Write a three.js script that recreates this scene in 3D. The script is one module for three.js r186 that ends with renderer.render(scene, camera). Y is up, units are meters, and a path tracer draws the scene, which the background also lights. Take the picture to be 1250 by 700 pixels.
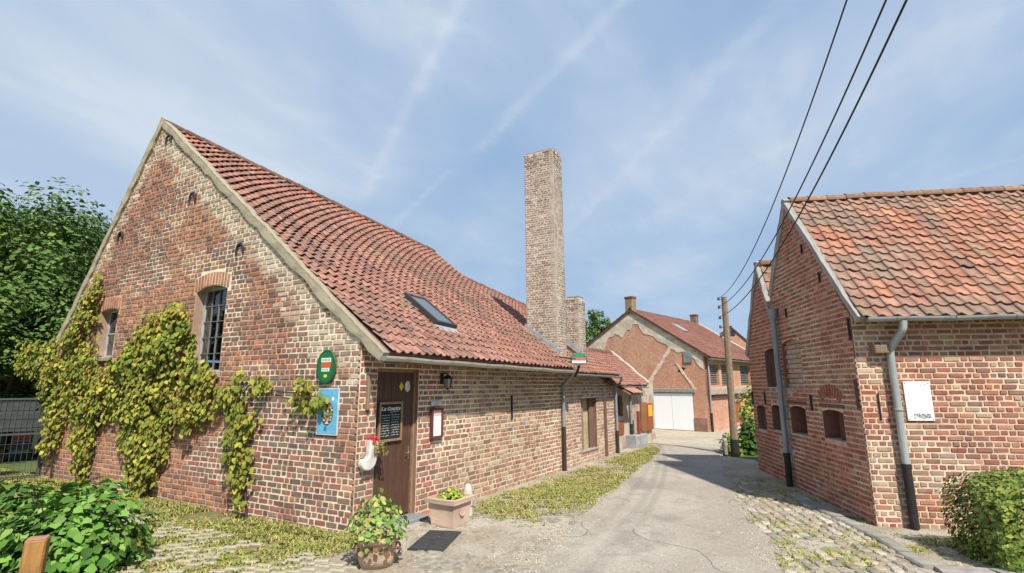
import * as THREE from 'three';
import { mergeGeometries, mergeVertices } from 'three/addons/utils/BufferGeometryUtils.js';

// ---------------------------------------------------------------- camera, sky, sun, exposure
const scene = new THREE.Scene();
const PITCH = Math.atan(120 / 625), ROLL = -0.004, EYE = 2.1, FOC = 625;
const camera = new THREE.PerspectiveCamera(2 * Math.atan(350 / FOC) * 180 / Math.PI, 1250 / 700, 0.1, 2000);
camera.rotation.order = 'YXZ';
camera.position.set(0, EYE, 0);
camera.rotation.set(PITCH, 0, ROLL);
scene.add(camera);

const renderer = new THREE.WebGLRenderer({ antialias: true });
renderer.toneMapping = THREE.LinearToneMapping;
renderer.toneMappingExposure = 1.36;
renderer.shadowMap.enabled = true;

const SUN = new THREE.Vector3(0.230, 0.766, 0.600).normalize();
const sun = new THREE.DirectionalLight(new THREE.Color(1.0, 0.93, 0.82), 5.0);
sun.position.copy(SUN).multiplyScalar(60);
sun.target.position.set(0, 0, -12);
sun.position.add(sun.target.position);
sun.castShadow = true;
sun.shadow.mapSize.set(4096, 4096);
Object.assign(sun.shadow.camera, { left: -40, right: 40, top: 40, bottom: -40, near: 1, far: 160 });
sun.shadow.radius = 2.5;
sun.name = 'sun';
scene.add(sun, sun.target);

// ---------------------------------------------------------------- random numbers and noise
function mulberry(a) { return () => { a |= 0; a = a + 0x6D2B79F5 | 0; let t = Math.imul(a ^ a >>> 15, 1 | a); t = t + Math.imul(t ^ t >>> 7, 61 | t) ^ t; return ((t ^ t >>> 14) >>> 0) / 4294967296; }; }
const rnd = mulberry(20417);
const rr = (a, b) => a + (b - a) * rnd();
const pick = a => a[Math.floor(rnd() * a.length)];
function hash2(x, y) { let h = Math.imul(x | 0, 374761393) + Math.imul(y | 0, 668265263) | 0; h = Math.imul(h ^ h >>> 13, 1274126177); return ((h ^ h >>> 16) >>> 0) / 4294967296; }
function vn(x, y, p = 0) {
  let xi = Math.floor(x), yi = Math.floor(y); const fx = x - xi, fy = y - yi;
  const u = fx * fx * (3 - 2 * fx), v = fy * fy * (3 - 2 * fy);
  const w = k => p ? ((k % p) + p) % p : k;
  const a = hash2(w(xi), w(yi)), b = hash2(w(xi + 1), w(yi)), c = hash2(w(xi), w(yi + 1)), d = hash2(w(xi + 1), w(yi + 1));
  return a + (b - a) * u + (c - a) * v + (a - b - c + d) * u * v;
}
function fbm(x, y, o = 4, p = 0) { let s = 0, a = 0.5, t = 0; for (let i = 0; i < o; i++) { s += a * vn(x, y, p); t += a; x = x * 2 + (p ? 0 : 17.3); y = y * 2 + (p ? 0 : 9.1); p *= 2; a *= 0.5; } return s / t; }
const clamp = (x, a = 0, b = 1) => Math.min(b, Math.max(a, x));
const sst = (a, b, x) => { const t = clamp((x - a) / (b - a)); return t * t * (3 - 2 * t); };
const lerp = (a, b, t) => a + (b - a) * t;
const V = (x, y, z) => new THREE.Vector3(x, y, z);

// ---------------------------------------------------------------- photo pixel -> point on a known surface
const camR = V(1, 0, 0), camU = V(0, 1, 0), camW = V(0, 0, -1);
{ const e = new THREE.Euler(PITCH, 0, ROLL, 'YXZ'); [camR, camU, camW].forEach(v => v.applyEuler(e)); }
const EYEP = V(0, EYE, 0);
const ray = (px, py) => camR.clone().multiplyScalar(px - 625).addScaledVector(camU, 350 - py).addScaledVector(camW, FOC);
const groundY = (x, z) => -0.4 * sst(17, 29, Math.hypot(x * 0.5, z));
function gnd(px, py, g = 0) { const d = ray(px, py); let y = g, p; for (let i = 0; i < 5; i++) { p = EYEP.clone().addScaledVector(d, (y - EYE) / d.y); y = g + groundY(p.x, p.z); } p.y = y; return p; }
const dirOf = yaw => V(Math.sin(yaw), 0, -Math.cos(yaw));
const norOf = yaw => V(Math.cos(yaw), 0, Math.sin(yaw));
const toScreen = p => { const v = p.clone().sub(EYEP), w = v.dot(camW); return [625 + FOC * v.dot(camR) / w, 350 - FOC * v.dot(camU) / w, w]; };
// a wall frame: origin o, x along yaw, z = outward normal
function frame(o, yaw) {
  const X = dirOf(yaw), N = norOf(yaw);
  return {
    o, yaw, X, N, ry: Math.PI / 2 - yaw,
    at(px, py, off = 0) { const d = ray(px, py), q = o.clone().addScaledVector(N, off); const t = q.sub(EYEP).dot(N) / d.dot(N); const p = EYEP.clone().addScaledVector(d, t); return [p.clone().sub(o).dot(X), p.y - o.y]; },
    pt(x, y, z = 0) { return o.clone().addScaledVector(X, x).addScaledVector(N, z).setY(o.y + y); },
  };
}
const RAD = Math.PI / 180;
const C0 = gnd(428.5, 657);                                  // street corner of the inn
const GF = frame(C0, 119 * RAD);                             // its gable (x negative to the left)
const SF = frame(C0, 32 * RAD);                              // its street wall
const R0 = gnd(1071, 644);                                   // street corner of the right-hand house
const RF = frame(R0, 98 * RAD);                              // its eaves wall
const RS = frame(R0, 188 * RAD);                             // its street gable (x negative away from the corner)
const K0 = gnd(866, 528);                                    // corner of the barn at the end of the lane
const FG = frame(K0, 132 * RAD), FE = frame(K0, 42 * RAD);

// ---------------------------------------------------------------- computed sky: blue air, thin cirrus, old vapour trails
{
  const W = 2048, H = 1024, data = new Float32Array(W * H * 4);
  const layer = (px, py) => { const d = ray(px, py).normalize(); return [d.x / d.y, d.z / d.y]; };
  const trails = [
    { a: [590, -60], b: [515, 95], w: 7, k: 0.20 }, { a: [515, 95], b: [444, 240], w: 7, k: 0.20 }, { a: [530, 10], b: [505, 110], w: 18, k: 0.10 },
    { a: [800, -40], b: [585, 182], w: 8, k: 0.20 }, { a: [546, 211], b: [478, 277], w: 4, k: 0.16 },
    { a: [980, -25], b: [800, 170], w: 12, k: 0.17 }, { a: [800, 170], b: [690, 285], w: 6, k: 0.12 },
    { a: [960, 178], b: [780, 275], w: 12, k: 0.09 }, { a: [1280, 185], b: [1150, 220], w: 4, k: 0.12 }, { a: [1260, -30], b: [1030, 130], w: 22, k: 0.11 },
    { a: [620, 215], b: [560, 320], w: 18, k: 0.08 },
  ].map(t => ({ ...t, A: layer(...t.a), B: layer(...t.b) }));
  for (let j = 0; j < H; j++) {
    const el = ((j + 0.5) / H - 0.5) * Math.PI, y = Math.sin(el), c = Math.cos(el);
    for (let i = 0; i < W; i++) {
      const az = ((i + 0.5) / W - 0.5) * 2 * Math.PI, dx = Math.cos(az) * c, dz = Math.sin(az) * c;
      const k = (j * W + i) * 4;
      const t = Math.pow(clamp(y), 0.5);
      let r = lerp(0.365, 0.162, t), g = lerp(0.490, 0.272, t), b = lerp(0.625, 0.468, t);
      if (y > 0.02) {
        const lx = dx / (y + 0.06), lz = dz / (y + 0.06);
        let m = sst(0.38, 0.75, fbm(lx * 0.9 + 7, lz * 0.55 + 3, 5)) * 0.42;
        m += sst(0.42, 0.8, fbm(lx * 2.6 + lz * 1.2, lz * 1.1 - lx * 0.4 + 40, 4)) * 0.16; m += sst(0.45, 0.8, fbm(lx * 9 + lz * 5 + 3 * m, lz * 4 - lx * 2, 5)) * 0.13 * (0.3 + m * 2);
        m += 0.30 * sst(0.0, 1.3, -lx) * (0.6 + 0.6 * fbm(lx * 0.7 + 11, lz * 0.7, 3));    // a veil of cirrus in the west
        m *= sst(0.02, 0.18, y);
        if (dz < 0) for (const q of trails) {
          const ex = dx / y, ez = dz / y, bx = q.B[0] - q.A[0], bz = q.B[1] - q.A[1], L2 = bx * bx + bz * bz;
          const s = ((ex - q.A[0]) * bx + (ez - q.A[1]) * bz) / L2;
          if (s < -0.08 || s > 1.08) continue;
          const ddx = ex - q.A[0] - s * bx, ddz = ez - q.A[1] - s * bz;
          const dl = Math.hypot(ddx, ddz) * y * 0.85 * FOC;                                // width of the trail as an angle
          const n = fbm(ex * 17 + 3, ez * 17, 4), wd = q.w * (0.45 + 1.1 * n);
          if (dl > wd * 3) continue;
          m += q.k * Math.exp(-(dl * dl) / (wd * wd)) * sst(-0.08, 0.06, s) * sst(1.08, 0.94, s) * (0.25 + 1.6 * n) * 0.9;
        }
        m = clamp(m, 0, 0.85);
        r = lerp(r, 0.50, m); g = lerp(g, 0.56, m); b = lerp(b, 0.635, m);
      } else { const f = sst(0.02, -0.25, y); r = lerp(r, 0.18, f); g = lerp(g, 0.18, f); b = lerp(b, 0.15, f); }
      data[k] = r; data[k + 1] = g; data[k + 2] = b; data[k + 3] = 1;
    }
  }
  const sky = new THREE.DataTexture(data, W, H, THREE.RGBAFormat, THREE.FloatType);
  sky.mapping = THREE.EquirectangularReflectionMapping; sky.minFilter = sky.magFilter = THREE.LinearFilter; sky.wrapS = THREE.RepeatWrapping; sky.needsUpdate = true;
  scene.background = sky; scene.environment = sky; scene.backgroundIntensity = 1.0; scene.environmentIntensity = 1.0;
}

// ---------------------------------------------------------------- naming and tagging
const taken = {};
const numbered = n => { const k = taken[n] = (taken[n] ?? -1) + 1; return k ? `${n}_${String(k).padStart(3, '0')}` : n; };
function thing(name, label, category, pos = V(0, 0, 0), ry = 0, group) {
  const g = new THREE.Group(); g.name = numbered(name); g.position.copy(pos); g.rotation.y = ry;
  g.userData = { label, category }; if (group) g.userData.group = group;
  scene.add(g); return g;
}
function structure(name, geo, mat) { const m = new THREE.Mesh(geo, mat); m.name = numbered(name); m.userData.kind = 'structure'; m.castShadow = m.receiveShadow = true; scene.add(m); return m; }
function part(parent, name, geo, mat, label) {
  const m = new THREE.Mesh(geo, mat); m.name = name; m.castShadow = m.receiveShadow = true; if (label) m.userData.label = label; parent.add(m); return m;
}
function stuffPart(parent, name, geo, mat) { const m = part(parent, name, geo, mat); m.userData.kind = 'stuff'; return m; }

// ---------------------------------------------------------------- colours and materials
const S2L = v => { v /= 255; return v <= 0.04045 ? v / 12.92 : Math.pow((v + 0.055) / 1.055, 2.4); };
const lin = (r, g, b, k = 1) => [S2L(r) * k, S2L(g) * k, S2L(b) * k];
const mixc = (a, b, t) => [lerp(a[0], b[0], t), lerp(a[1], b[1], t), lerp(a[2], b[2], t)];
const jit = (c, a) => { const k = 1 + rr(-a, a); return [c[0] * k * (1 + rr(-a, a) * 0.25), c[1] * k, c[2] * k * (1 + rr(-a, a) * 0.25)]; };
function grayTex(n, fn) {
  const d = new Uint8Array(n * n * 4);
  for (let j = 0; j < n; j++) for (let i = 0; i < n; i++) { const v = Math.round(255 * clamp(fn(i / n, j / n))); const k = (j * n + i) * 4; d[k] = d[k + 1] = d[k + 2] = v; d[k + 3] = 255; }
  const t = new THREE.DataTexture(d, n, n); t.wrapS = t.wrapT = THREE.RepeatWrapping; t.magFilter = THREE.LinearFilter; t.minFilter = THREE.LinearMipmapLinearFilter; t.generateMipmaps = true; t.needsUpdate = true; return t;
}
function colTex(w, h, fn) {                                   // fn(u, v) -> linear rgb
  const d = new Uint8Array(w * h * 4); const enc = v => Math.round(255 * (v <= 0.0031308 ? v * 12.92 : 1.055 * Math.pow(clamp(v), 1 / 2.4) - 0.055));
  for (let j = 0; j < h; j++) for (let i = 0; i < w; i++) { const c = fn((i + 0.5) / w, (j + 0.5) / h), k = (j * w + i) * 4; d[k] = enc(c[0]); d[k + 1] = enc(c[1]); d[k + 2] = enc(c[2]); d[k + 3] = 255; }
  const t = new THREE.DataTexture(d, w, h); t.colorSpace = THREE.SRGBColorSpace; t.wrapS = t.wrapT = THREE.RepeatWrapping; t.magFilter = THREE.LinearFilter; t.minFilter = THREE.LinearMipmapLinearFilter; t.generateMipmaps = true; t.needsUpdate = true; return t;
}
const rep = (t, x, y = x) => { const c = t.clone(); c.repeat.set(x, y); c.needsUpdate = true; return c; };
const grain = grayTex(256, (u, v) => 0.35 * fbm(u * 8, v * 8, 3, 8) + 0.65 * fbm(u * 64, v * 64, 2, 64));
const mottle = grayTex(256, (u, v) => 0.84 + 0.62 * (fbm(u * 6, v * 6, 5, 6) - 0.5));
mottle.colorSpace = THREE.NoColorSpace;
const std = (c, o = {}) => { const m = new THREE.MeshStandardMaterial({ roughness: 0.9, ...o }); m.color.setRGB(...c); return m; };
const M = {};
M.brick = new THREE.MeshStandardMaterial({ vertexColors: true, roughness: 0.95, map: mottle, bumpMap: grain, bumpScale: 0.004 });
M.tile = new THREE.MeshStandardMaterial({ vertexColors: true, roughness: 0.85, map: mottle, bumpMap: grain, bumpScale: 0.003 });
M.stone = new THREE.MeshStandardMaterial({ vertexColors: true, roughness: 0.95, map: mottle, bumpMap: grain, bumpScale: 0.006 });
M.zinc = std([0.36, 0.38, 0.39], { roughness: 0.55, metalness: 0.35, map: mottle, bumpMap: grain, bumpScale: 0.001 });
M.lead = std([0.50, 0.53, 0.57], { roughness: 0.5, metalness: 0.25, map: mottle });
M.iron = std([0.022, 0.021, 0.021], { roughness: 0.7, map: mottle });
M.brownIron = std([0.05, 0.032, 0.025], { roughness: 0.7, map: mottle });
M.concrete = std([0.40, 0.36, 0.29], { map: mottle, bumpMap: grain, bumpScale: 0.006 });
M.plasterPale = std([0.56, 0.48, 0.40], { map: mottle, bumpMap: grain, bumpScale: 0.005 });
M.woodBrown = std([0.105, 0.052, 0.032], { roughness: 0.6, map: rep(mottle, 6, 0.7), bumpMap: rep(grain, 8, 0.5), bumpScale: 0.002 });
M.woodLight = std([0.33, 0.21, 0.12], { roughness: 0.7, map: rep(mottle, 5, 0.8) });
M.woodOld = std([0.30, 0.22, 0.15], { map: rep(mottle, 10, 0.5), bumpMap: rep(grain, 10, 0.4), bumpScale: 0.006 });
M.white = std([0.74, 0.74, 0.73], { roughness: 0.55, map: mottle });
M.glass = new THREE.MeshPhysicalMaterial({ color: 0xdfe6e4, roughness: 0.03, transmission: 1, thickness: 0, ior: 1.5 });
M.tinted = std([0.03, 0.034, 0.036], { roughness: 0.06 });
M.dark = std([0.012, 0.011, 0.010]);
M.orange = std([0.36, 0.095, 0.024], { roughness: 0.6, map: rep(mottle, 4, 0.6) });
M.redPaint = std([0.34, 0.060, 0.045], { roughness: 0.6, map: mottle });

// ---------------------------------------------------------------- geometry helpers
const boxG = (w, h, d, x = 0, y = 0, z = 0) => uvBox(new THREE.BoxGeometry(w, h, d)).translate(x, y, z);
function uvBox(g) {                                            // uv in metres on a box
  const p = g.attributes.position, n = g.attributes.normal, uv = g.attributes.uv;
  for (let i = 0; i < p.count; i++) {
    const ax = Math.abs(n.getX(i)), ay = Math.abs(n.getY(i));
    if (ax > 0.5) uv.setXY(i, p.getZ(i), p.getY(i)); else if (ay > 0.5) uv.setXY(i, p.getX(i), p.getZ(i)); else uv.setXY(i, p.getX(i), p.getY(i));
  } return g;
}
function bevBox(w, h, d, b = 0.01, x = 0, y = 0, z = 0) {      // a box with chamfered edges, centred
  const s = new THREE.Shape(); const W = w / 2 - b, H = h / 2 - b;
  s.moveTo(-W, -H); s.lineTo(W, -H); s.lineTo(W, H); s.lineTo(-W, H); s.closePath();
  const g = new THREE.ExtrudeGeometry(s, { depth: d - 2 * b, bevelEnabled: true, bevelSize: b, bevelThickness: b, bevelSegments: 1, curveSegments: 2 });
  return g.translate(x, y, z - d / 2 + b);
}
function tubeG(pts, r, seg = 8, n) { const c = new THREE.CurvePath(); for (let i = 0; i < pts.length - 1; i++) c.add(new THREE.LineCurve3(pts[i], pts[i + 1])); const k = n || Math.max(2, (pts.length - 1) * 6); return new THREE.TubeGeometry(new THREE.CatmullRomCurve3(pts, false, 'catmullrom', 0.12), k, r, seg, false); }
function taperTube(pts, r0, r1, seg = 7, n = 12) {
  const c = new THREE.CatmullRomCurve3(pts), g = new THREE.TubeGeometry(c, n, 1, seg, false), p = g.attributes.position;
  for (let i = 0; i <= n; i++) { const q = c.getPointAt(i / n), r = lerp(r0, r1, i / n); for (let j = 0; j <= seg; j++) { const k = i * (seg + 1) + j; p.setXYZ(k, q.x + (p.getX(k) - q.x) * r, q.y + (p.getY(k) - q.y) * r, q.z + (p.getZ(k) - q.z) * r); } }
  g.computeVertexNormals(); return g;
}
function polyG(pts, depth, holes = []) {                       // polygon in x,y pushed back along -z
  const s = new THREE.Shape(pts.map(p => new THREE.Vector2(p[0], p[1])));
  for (const h of holes) s.holes.push(new THREE.Path(h.map(p => new THREE.Vector2(p[0], p[1]))));
  return new THREE.ExtrudeGeometry(s, { depth, bevelEnabled: false }).translate(0, 0, -depth);
}
const rect = (x0, y0, x1, y1) => [[x0, y0], [x1, y0], [x1, y1], [x0, y1]];
function archRect(x0, y0, x1, y1, rise) { const p = [[x0, y0], [x1, y0]]; for (let i = 0; i <= 8; i++) { const t = i / 8, x = lerp(x1, x0, t); p.push([x, y1 + rise * (1 - (2 * t - 1) ** 2)]); } return p; }
function colored(g, c) { const n = g.attributes.position.count, a = new Float32Array(n * 3); for (let i = 0; i < n; i++) { a[i * 3] = c[0]; a[i * 3 + 1] = c[1]; a[i * 3 + 2] = c[2]; } g.setAttribute('color', new THREE.BufferAttribute(a, 3)); return g; }
const clean = g => { g = g.index ? g.toNonIndexed() : g; for (const k of Object.keys(g.attributes)) if (!['position', 'normal', 'uv', 'color'].includes(k)) g.deleteAttribute(k); return g; };
const merge = a => mergeGeometries(a.map(clean));
function canvasTex(w, h, draw) { const c = document.createElement('canvas'); c.width = w; c.height = h; draw(c.getContext('2d'), w, h); const t = new THREE.CanvasTexture(c); t.colorSpace = THREE.SRGBColorSpace; return t; }
// ---------------------------------------------------------------- brick walls: every brick is a little block standing proud of its mortar
function brickGeo(x0, x1, y0, y1, z, c) {
  const b = Math.min(0.007, (x1 - x0) * 0.1), j = () => rr(-0.0035, 0.0035), zt = z + rr(-0.0015, 0.0015), zr = z + rr(-0.002, 0.002);
  const o = [[x0, y0], [x1, y0], [x1, y1], [x0, y1]].map(p => [p[0] + j(), p[1] + j()]);
  const f = [[o[0][0] + b, o[0][1] + b, z], [o[1][0] - b, o[1][1] + b, zr], [o[2][0] - b, o[2][1] - b, zr + zt - z], [o[3][0] + b, o[3][1] - b, zt]];
  const k = o.map(p => [p[0], p[1], -0.03]);
  const T = [f[0], f[1], f[2], f[0], f[2], f[3]];
  for (let i = 0; i < 4; i++) { const n = (i + 1) % 4; T.push(k[i], k[n], f[n], k[i], f[n], f[i]); }
  const pos = new Float32Array(T.length * 3), uv = new Float32Array(T.length * 2), ox = rnd() * 3, oy = rnd() * 3;
  T.forEach((p, i) => { pos.set(p, i * 3); uv[i * 2] = p[0] * 1.4 + ox; uv[i * 2 + 1] = p[1] * 1.4 + oy; });
  const g = new THREE.BufferGeometry(); g.setAttribute('position', new THREE.BufferAttribute(pos, 3)); g.setAttribute('uv', new THREE.BufferAttribute(uv, 2)); g.computeVertexNormals();
  return colored(g, c);
}
function spans(poly, y) { const xs = []; for (let i = 0; i < poly.length; i++) { const a = poly[i], b = poly[(i + 1) % poly.length]; if ((a[1] <= y) !== (b[1] <= y)) xs.push(a[0] + (b[0] - a[0]) * (y - a[1]) / (b[1] - a[1])); } xs.sort((a, b) => a - b); const r = []; for (let i = 0; i + 1 < xs.length; i += 2) r.push([xs[i], xs[i + 1]]); return r; }
function subtract(list, cut) { let r = list; for (const [a, b] of cut) r = r.flatMap(([x, y]) => b <= x || a >= y ? [[x, y]] : [[x, a], [b, y]].filter(q => q[1] - q[0] > 0.02)); return r; }
// building: { group, bricks: [] } ; returns the wall mesh
function brickWall(B, name, F, poly, { holes = [], thick = 0.3, course = 0.088, len = 0.245, zone, mortar, skip = [], reveal = [0.26, 0.15, 0.10], inset = 0 }) {
  const xs = poly.map(p => p[0]), ys = poly.map(p => p[1]), x0 = Math.min(...xs), x1 = Math.max(...xs), y0 = Math.min(...ys), y1 = Math.max(...ys);
  const tw = 256, th = 256;
  const tex = colTex(tw, th, (u, v) => { const x = lerp(x0, x1, u), y = lerp(y0, y1, v), c = mortar(x, y), k = 0.72 + 0.55 * fbm(x * 9, y * 9, 3); return [c[0] * k, c[1] * k, c[2] * k]; });
  tex.wrapS = tex.wrapT = THREE.ClampToEdgeWrapping; tex.repeat.set(1 / (x1 - x0), 1 / (y1 - y0)); tex.offset.set(-x0 / (x1 - x0), -y0 / (y1 - y0));
  const m0 = new THREE.MeshStandardMaterial({ map: tex, roughness: 1, bumpMap: rep(grain, 3), bumpScale: 0.006 });
  const m1 = std(reveal, { map: mottle });
  const w = part(B.group, name, polyG(poly.map(p => [Math.min(p[0], x1 - inset), p[1]]), thick, holes).translate(0, 0, -0.008), [m0, m1]);
  w.position.copy(F.o).sub(B.group.position); w.rotation.y = F.ry;
  w.updateMatrix();
  for (let r = 0, y = y0; y < y1 - 0.02; r++, y += course) {
    const ym = y + course / 2;
    let sp = spans(poly, ym);
    const cuts = []; for (const h of [...holes, ...skip]) for (const dy of [0.12, 0.5, 0.88]) cuts.push(...spans(h, y + course * dy));
    sp = subtract(sp, cuts);
    for (const [a, b] of sp) {
      let x = Math.floor((a - x0) / len) * len + x0 - (r % 4 === 0 ? 0 : r % 4 === 2 ? len / 2 : len * 0.25), head = r % 2 === 1;
      while (x < b) {
        let L = (head ? len / 2 : len) * rr(0.92, 1.08); if (rnd() < 0.12) L = head ? len : len / 2;
        let p = Math.max(x, a), q = Math.min(x + L, b); x += L;
        if (b - q < 0.05) q = b, x = b;
        if (q - p < 0.045) continue;
        const yj = rr(-0.003, 0.003) + 0.006 * (fbm(x * 0.7, r * 0.3, 2) - 0.5), gap = rr(0.0065, 0.0115);
        const c = zone((p + q) / 2, ym, head);
        if (c) B.bricks.push({ w, F, x0: p + gap, x1: q - gap, y0: y + 0.009 + yj, y1: y + course - 0.009 + yj, z: rnd() < 0.06 ? rr(-0.006, -0.002) : rr(-0.002, 0.006), c });
      }
    }
  }
  return w;
}
function layBricks(B, max = 300, minPx = 9.5) {
  for (const b of B.bricks) {
    const a = toScreen(b.F.pt(b.x0, b.y0)), c = toScreen(b.F.pt(b.x1, b.y1));
    b.px = Math.hypot(a[0] - c[0], a[1] - c[1]); b.in = a[2] > 0 && a[0] > -5 && a[0] < 1255 && a[1] < 705 && a[1] > -5;
    const n = b.F.N.dot(b.F.pt(b.x0, b.y0).sub(EYEP)); if (n > 0) b.in = false;
  }
  const big = B.bricks.filter(b => b.in && b.px > minPx).sort((p, q) => q.px - p.px).slice(0, max), set = new Set(big), rest = [];
  for (const b of B.bricks) {
    const g = brickGeo(b.x0, b.x1, b.y0, b.y1, b.z, b.c);
    if (set.has(b)) part(b.w, 'brick', g, M.brick); else rest.push(g.applyMatrix4(b.w.matrix));
  }
  if (rest.length) stuffPart(B.group, 'brickwork', mergeGeometries(rest), M.brick);
}
function building(name, label, category, base, group) { return { group: thing(name, label, category, base, 0, group), bricks: [], tiles: [] }; }

// ---------------------------------------------------------------- pantiled roofs
function tileGeo(w, l, seg, c, amp = 0.026) {                  // centred, x across, y down the slope is -y, z up
  const top = [], H = seg + 1, pos = [], uv = [], idx = [], ox = rnd() * 3, oy = rnd() * 3;
  const prof = t => amp * (Math.sin(t * 2 * Math.PI + 0.5) * 0.85 + 0.15 * Math.sin(t * 4 * Math.PI));
  const hw = w * 0.53, y0 = l * 0.5, y1 = -l * 0.66, lift0 = 0.000, lift1 = 0.034;
  for (let r = 0; r < 2; r++) for (let i = 0; i <= seg; i++) { const t = i / seg, x = lerp(-hw, hw, t); pos.push(x, r ? y1 : y0, prof(t) + (r ? lift1 : lift0)); uv.push(x * 1.5 + ox, (r ? y1 : y0) * 1.5 + oy); }
  for (let i = 0; i < seg; i++) idx.push(i, H + i, i + 1, i + 1, H + i, H + i + 1);
  const b = pos.length / 3;                                    // the thick lower edge
  for (let r = 0; r < 2; r++) for (let i = 0; i <= seg; i++) { const t = i / seg, x = lerp(-hw, hw, t); pos.push(x, y1 + (r ? 0.004 : 0), prof(t) + lift1 - (r ? 0.019 : 0)); uv.push(x * 1.5 + ox, (y1 - r * 0.02) * 1.5 + oy); }
  for (let i = 0; i < seg; i++) idx.push(b + i, b + H + i, b + i + 1, b + i + 1, b + H + i, b + H + i + 1);
  const g = new THREE.BufferGeometry(); g.setAttribute('position', new THREE.Float32BufferAttribute(pos, 3)); g.setAttribute('uv', new THREE.Float32BufferAttribute(uv, 2)); g.setIndex(idx); g.computeVertexNormals();
  return colored(g, c);
}
// ra, rb: ridge ends; ea, eb: eave ends (world). color(a, b) -> linear rgb
function tileRoof(B, name, ra, rb, ea, eb, { cols, rows, seg = 8, color, sag = () => 0, deck = [0.20, 0.10, 0.07], ridge = true, ridgeCol, skip = () => false, amp }) {
  const up = new THREE.Vector3().subVectors(rb, ra).cross(new THREE.Vector3().subVectors(ea, ra)).normalize(); if (up.y < 0) up.negate();
  const P = (a, b) => { const p = ra.clone().lerp(rb, a), q = ea.clone().lerp(eb, a); return p.lerp(q, b).addScaledVector(up, sag(a, b)); };
  const base = B.group.position;
  const n = 10, pos = [], idx = [], uv = [];
  for (let s = 0; s < 2; s++) for (let j = 0; j <= n; j++) for (let i = 0; i <= n; i++) { const p = P(i / n, j / n).addScaledVector(up, s ? -0.085 : -0.03).sub(base); pos.push(p.x, p.y, p.z); uv.push(i / n * 6, j / n * 6); }
  const N = n + 1, O = N * N;
  for (let j = 0; j < n; j++) for (let i = 0; i < n; i++) { const k = j * N + i; idx.push(k, k + 1, k + N, k + 1, k + N + 1, k + N, O + k, O + k + N, O + k + 1, O + k + 1, O + k + N, O + k + N + 1); }
  for (let i = 0; i < n; i++) { for (const k of [i, n * N + i]) idx.push(k, k + 1, O + k, k + 1, O + k + 1, O + k); for (const k of [i * N, i * N + n]) idx.push(k, k + N, O + k, k + N, O + k + N, O + k); }
  const dg = new THREE.BufferGeometry(); dg.setAttribute('position', new THREE.Float32BufferAttribute(pos, 3)); dg.setAttribute('uv', new THREE.Float32BufferAttribute(uv, 2)); dg.setIndex(idx);
  const g2 = dg.toNonIndexed(); g2.computeVertexNormals();
  const roof = part(B.group, name, g2, std(deck, { map: mottle }));
  for (let j = 0; j < rows; j++) {
    const off = rr(-0.004, 0.004);
    for (let i = 0; i < cols; i++) {
      const a = (i + 0.5) / cols + off * 0.2, b = (j + 0.5) / rows; if (skip(a, b)) continue;
      const o = P(a, b), ex = P(Math.min(1, a + 0.4 / cols), b).sub(P(a - 0.4 / cols, b)), w = ex.length() / 0.8; ex.normalize();
      const dy = P(a, b - 0.4 / rows).sub(P(a, b + 0.4 / rows)), l = dy.length() / 0.8; dy.normalize();
      const ez = new THREE.Vector3().crossVectors(ex, dy); if (ez.y < 0) { ez.negate(); ex.negate(); } ez.normalize(); const ey = new THREE.Vector3().crossVectors(ez, ex);
      const m = new THREE.Matrix4().makeBasis(ex, ey, ez).multiply(new THREE.Matrix4().makeRotationZ(rr(-0.03, 0.03) + (rnd() < 0.03 ? rr(-0.09, 0.09) : 0))).multiply(new THREE.Matrix4().makeRotationX(rr(-0.03, 0.03))); if (rnd() < 0.025) o.addScaledVector(ey, -rr(0.02, 0.06));
      const wv = 0.03 * (fbm(a * cols * 0.13, b * rows * 0.17, 2) - 0.5); m.setPosition(o.x - base.x, o.y - base.y + wv + rr(-0.005, 0.005), o.z - base.z);
      B.tiles.push({ roof, m, w, l, seg, amp, c: color(a, b), p: o });
    }
  }
  if (ridge) {
    const L = ra.distanceTo(rb), k = Math.round(L / 0.36), rc = ridgeCol || [0.24, 0.11, 0.07];
    for (let i = 0; i < k; i++) {
      const p = P((i + 0.5) / k, 0), d = rb.clone().sub(ra).normalize();
      const g = new THREE.CylinderGeometry(0.105, 0.115, L / k * 1.06, 8, 1, true, -Math.PI * 0.55, Math.PI * 1.1); g.rotateX(-Math.PI / 2); g.rotateY(0);
      const mm = part(roof, 'ridge_tile', colored(g, jit(rc, 0.25)), M.tileD);
      const q = new THREE.Quaternion().setFromRotationMatrix(new THREE.Matrix4().lookAt(V(0, 0, 0), d, V(0, 1, 0))); mm.quaternion.copy(q); mm.position.copy(p).sub(base); mm.position.y += rr(-0.045, -0.03);
    }
  }
  return { roof, P, up };
}
M.tileD = M.tile.clone(); M.tileD.side = THREE.DoubleSide;
function layTiles(B, max = 300, minPx = 8) {
  for (const t of B.tiles) { const s = toScreen(t.p); t.px = s[2] > 0.3 ? FOC * t.w / s[2] : 0; t.in = s[2] > 0 && s[0] > -10 && s[0] < 1260 && s[1] > 0 && s[1] < 700; }
  const set = new Set(B.tiles.filter(t => t.in && t.px > minPx).sort((a, b) => b.px - a.px).slice(0, max)), rest = [];
  for (const t of B.tiles) {
    const g = tileGeo(t.w, t.l, t.seg, t.c, t.amp);
    if (set.has(t)) { const m = part(t.roof, 'tile', g, M.tileD); m.applyMatrix4(t.m); } else rest.push(clean(g).applyMatrix4(t.m));
  }
  if (rest.length) stuffPart(B.group, 'roof_tiles', mergeGeometries(rest), M.tileD);
}
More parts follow.
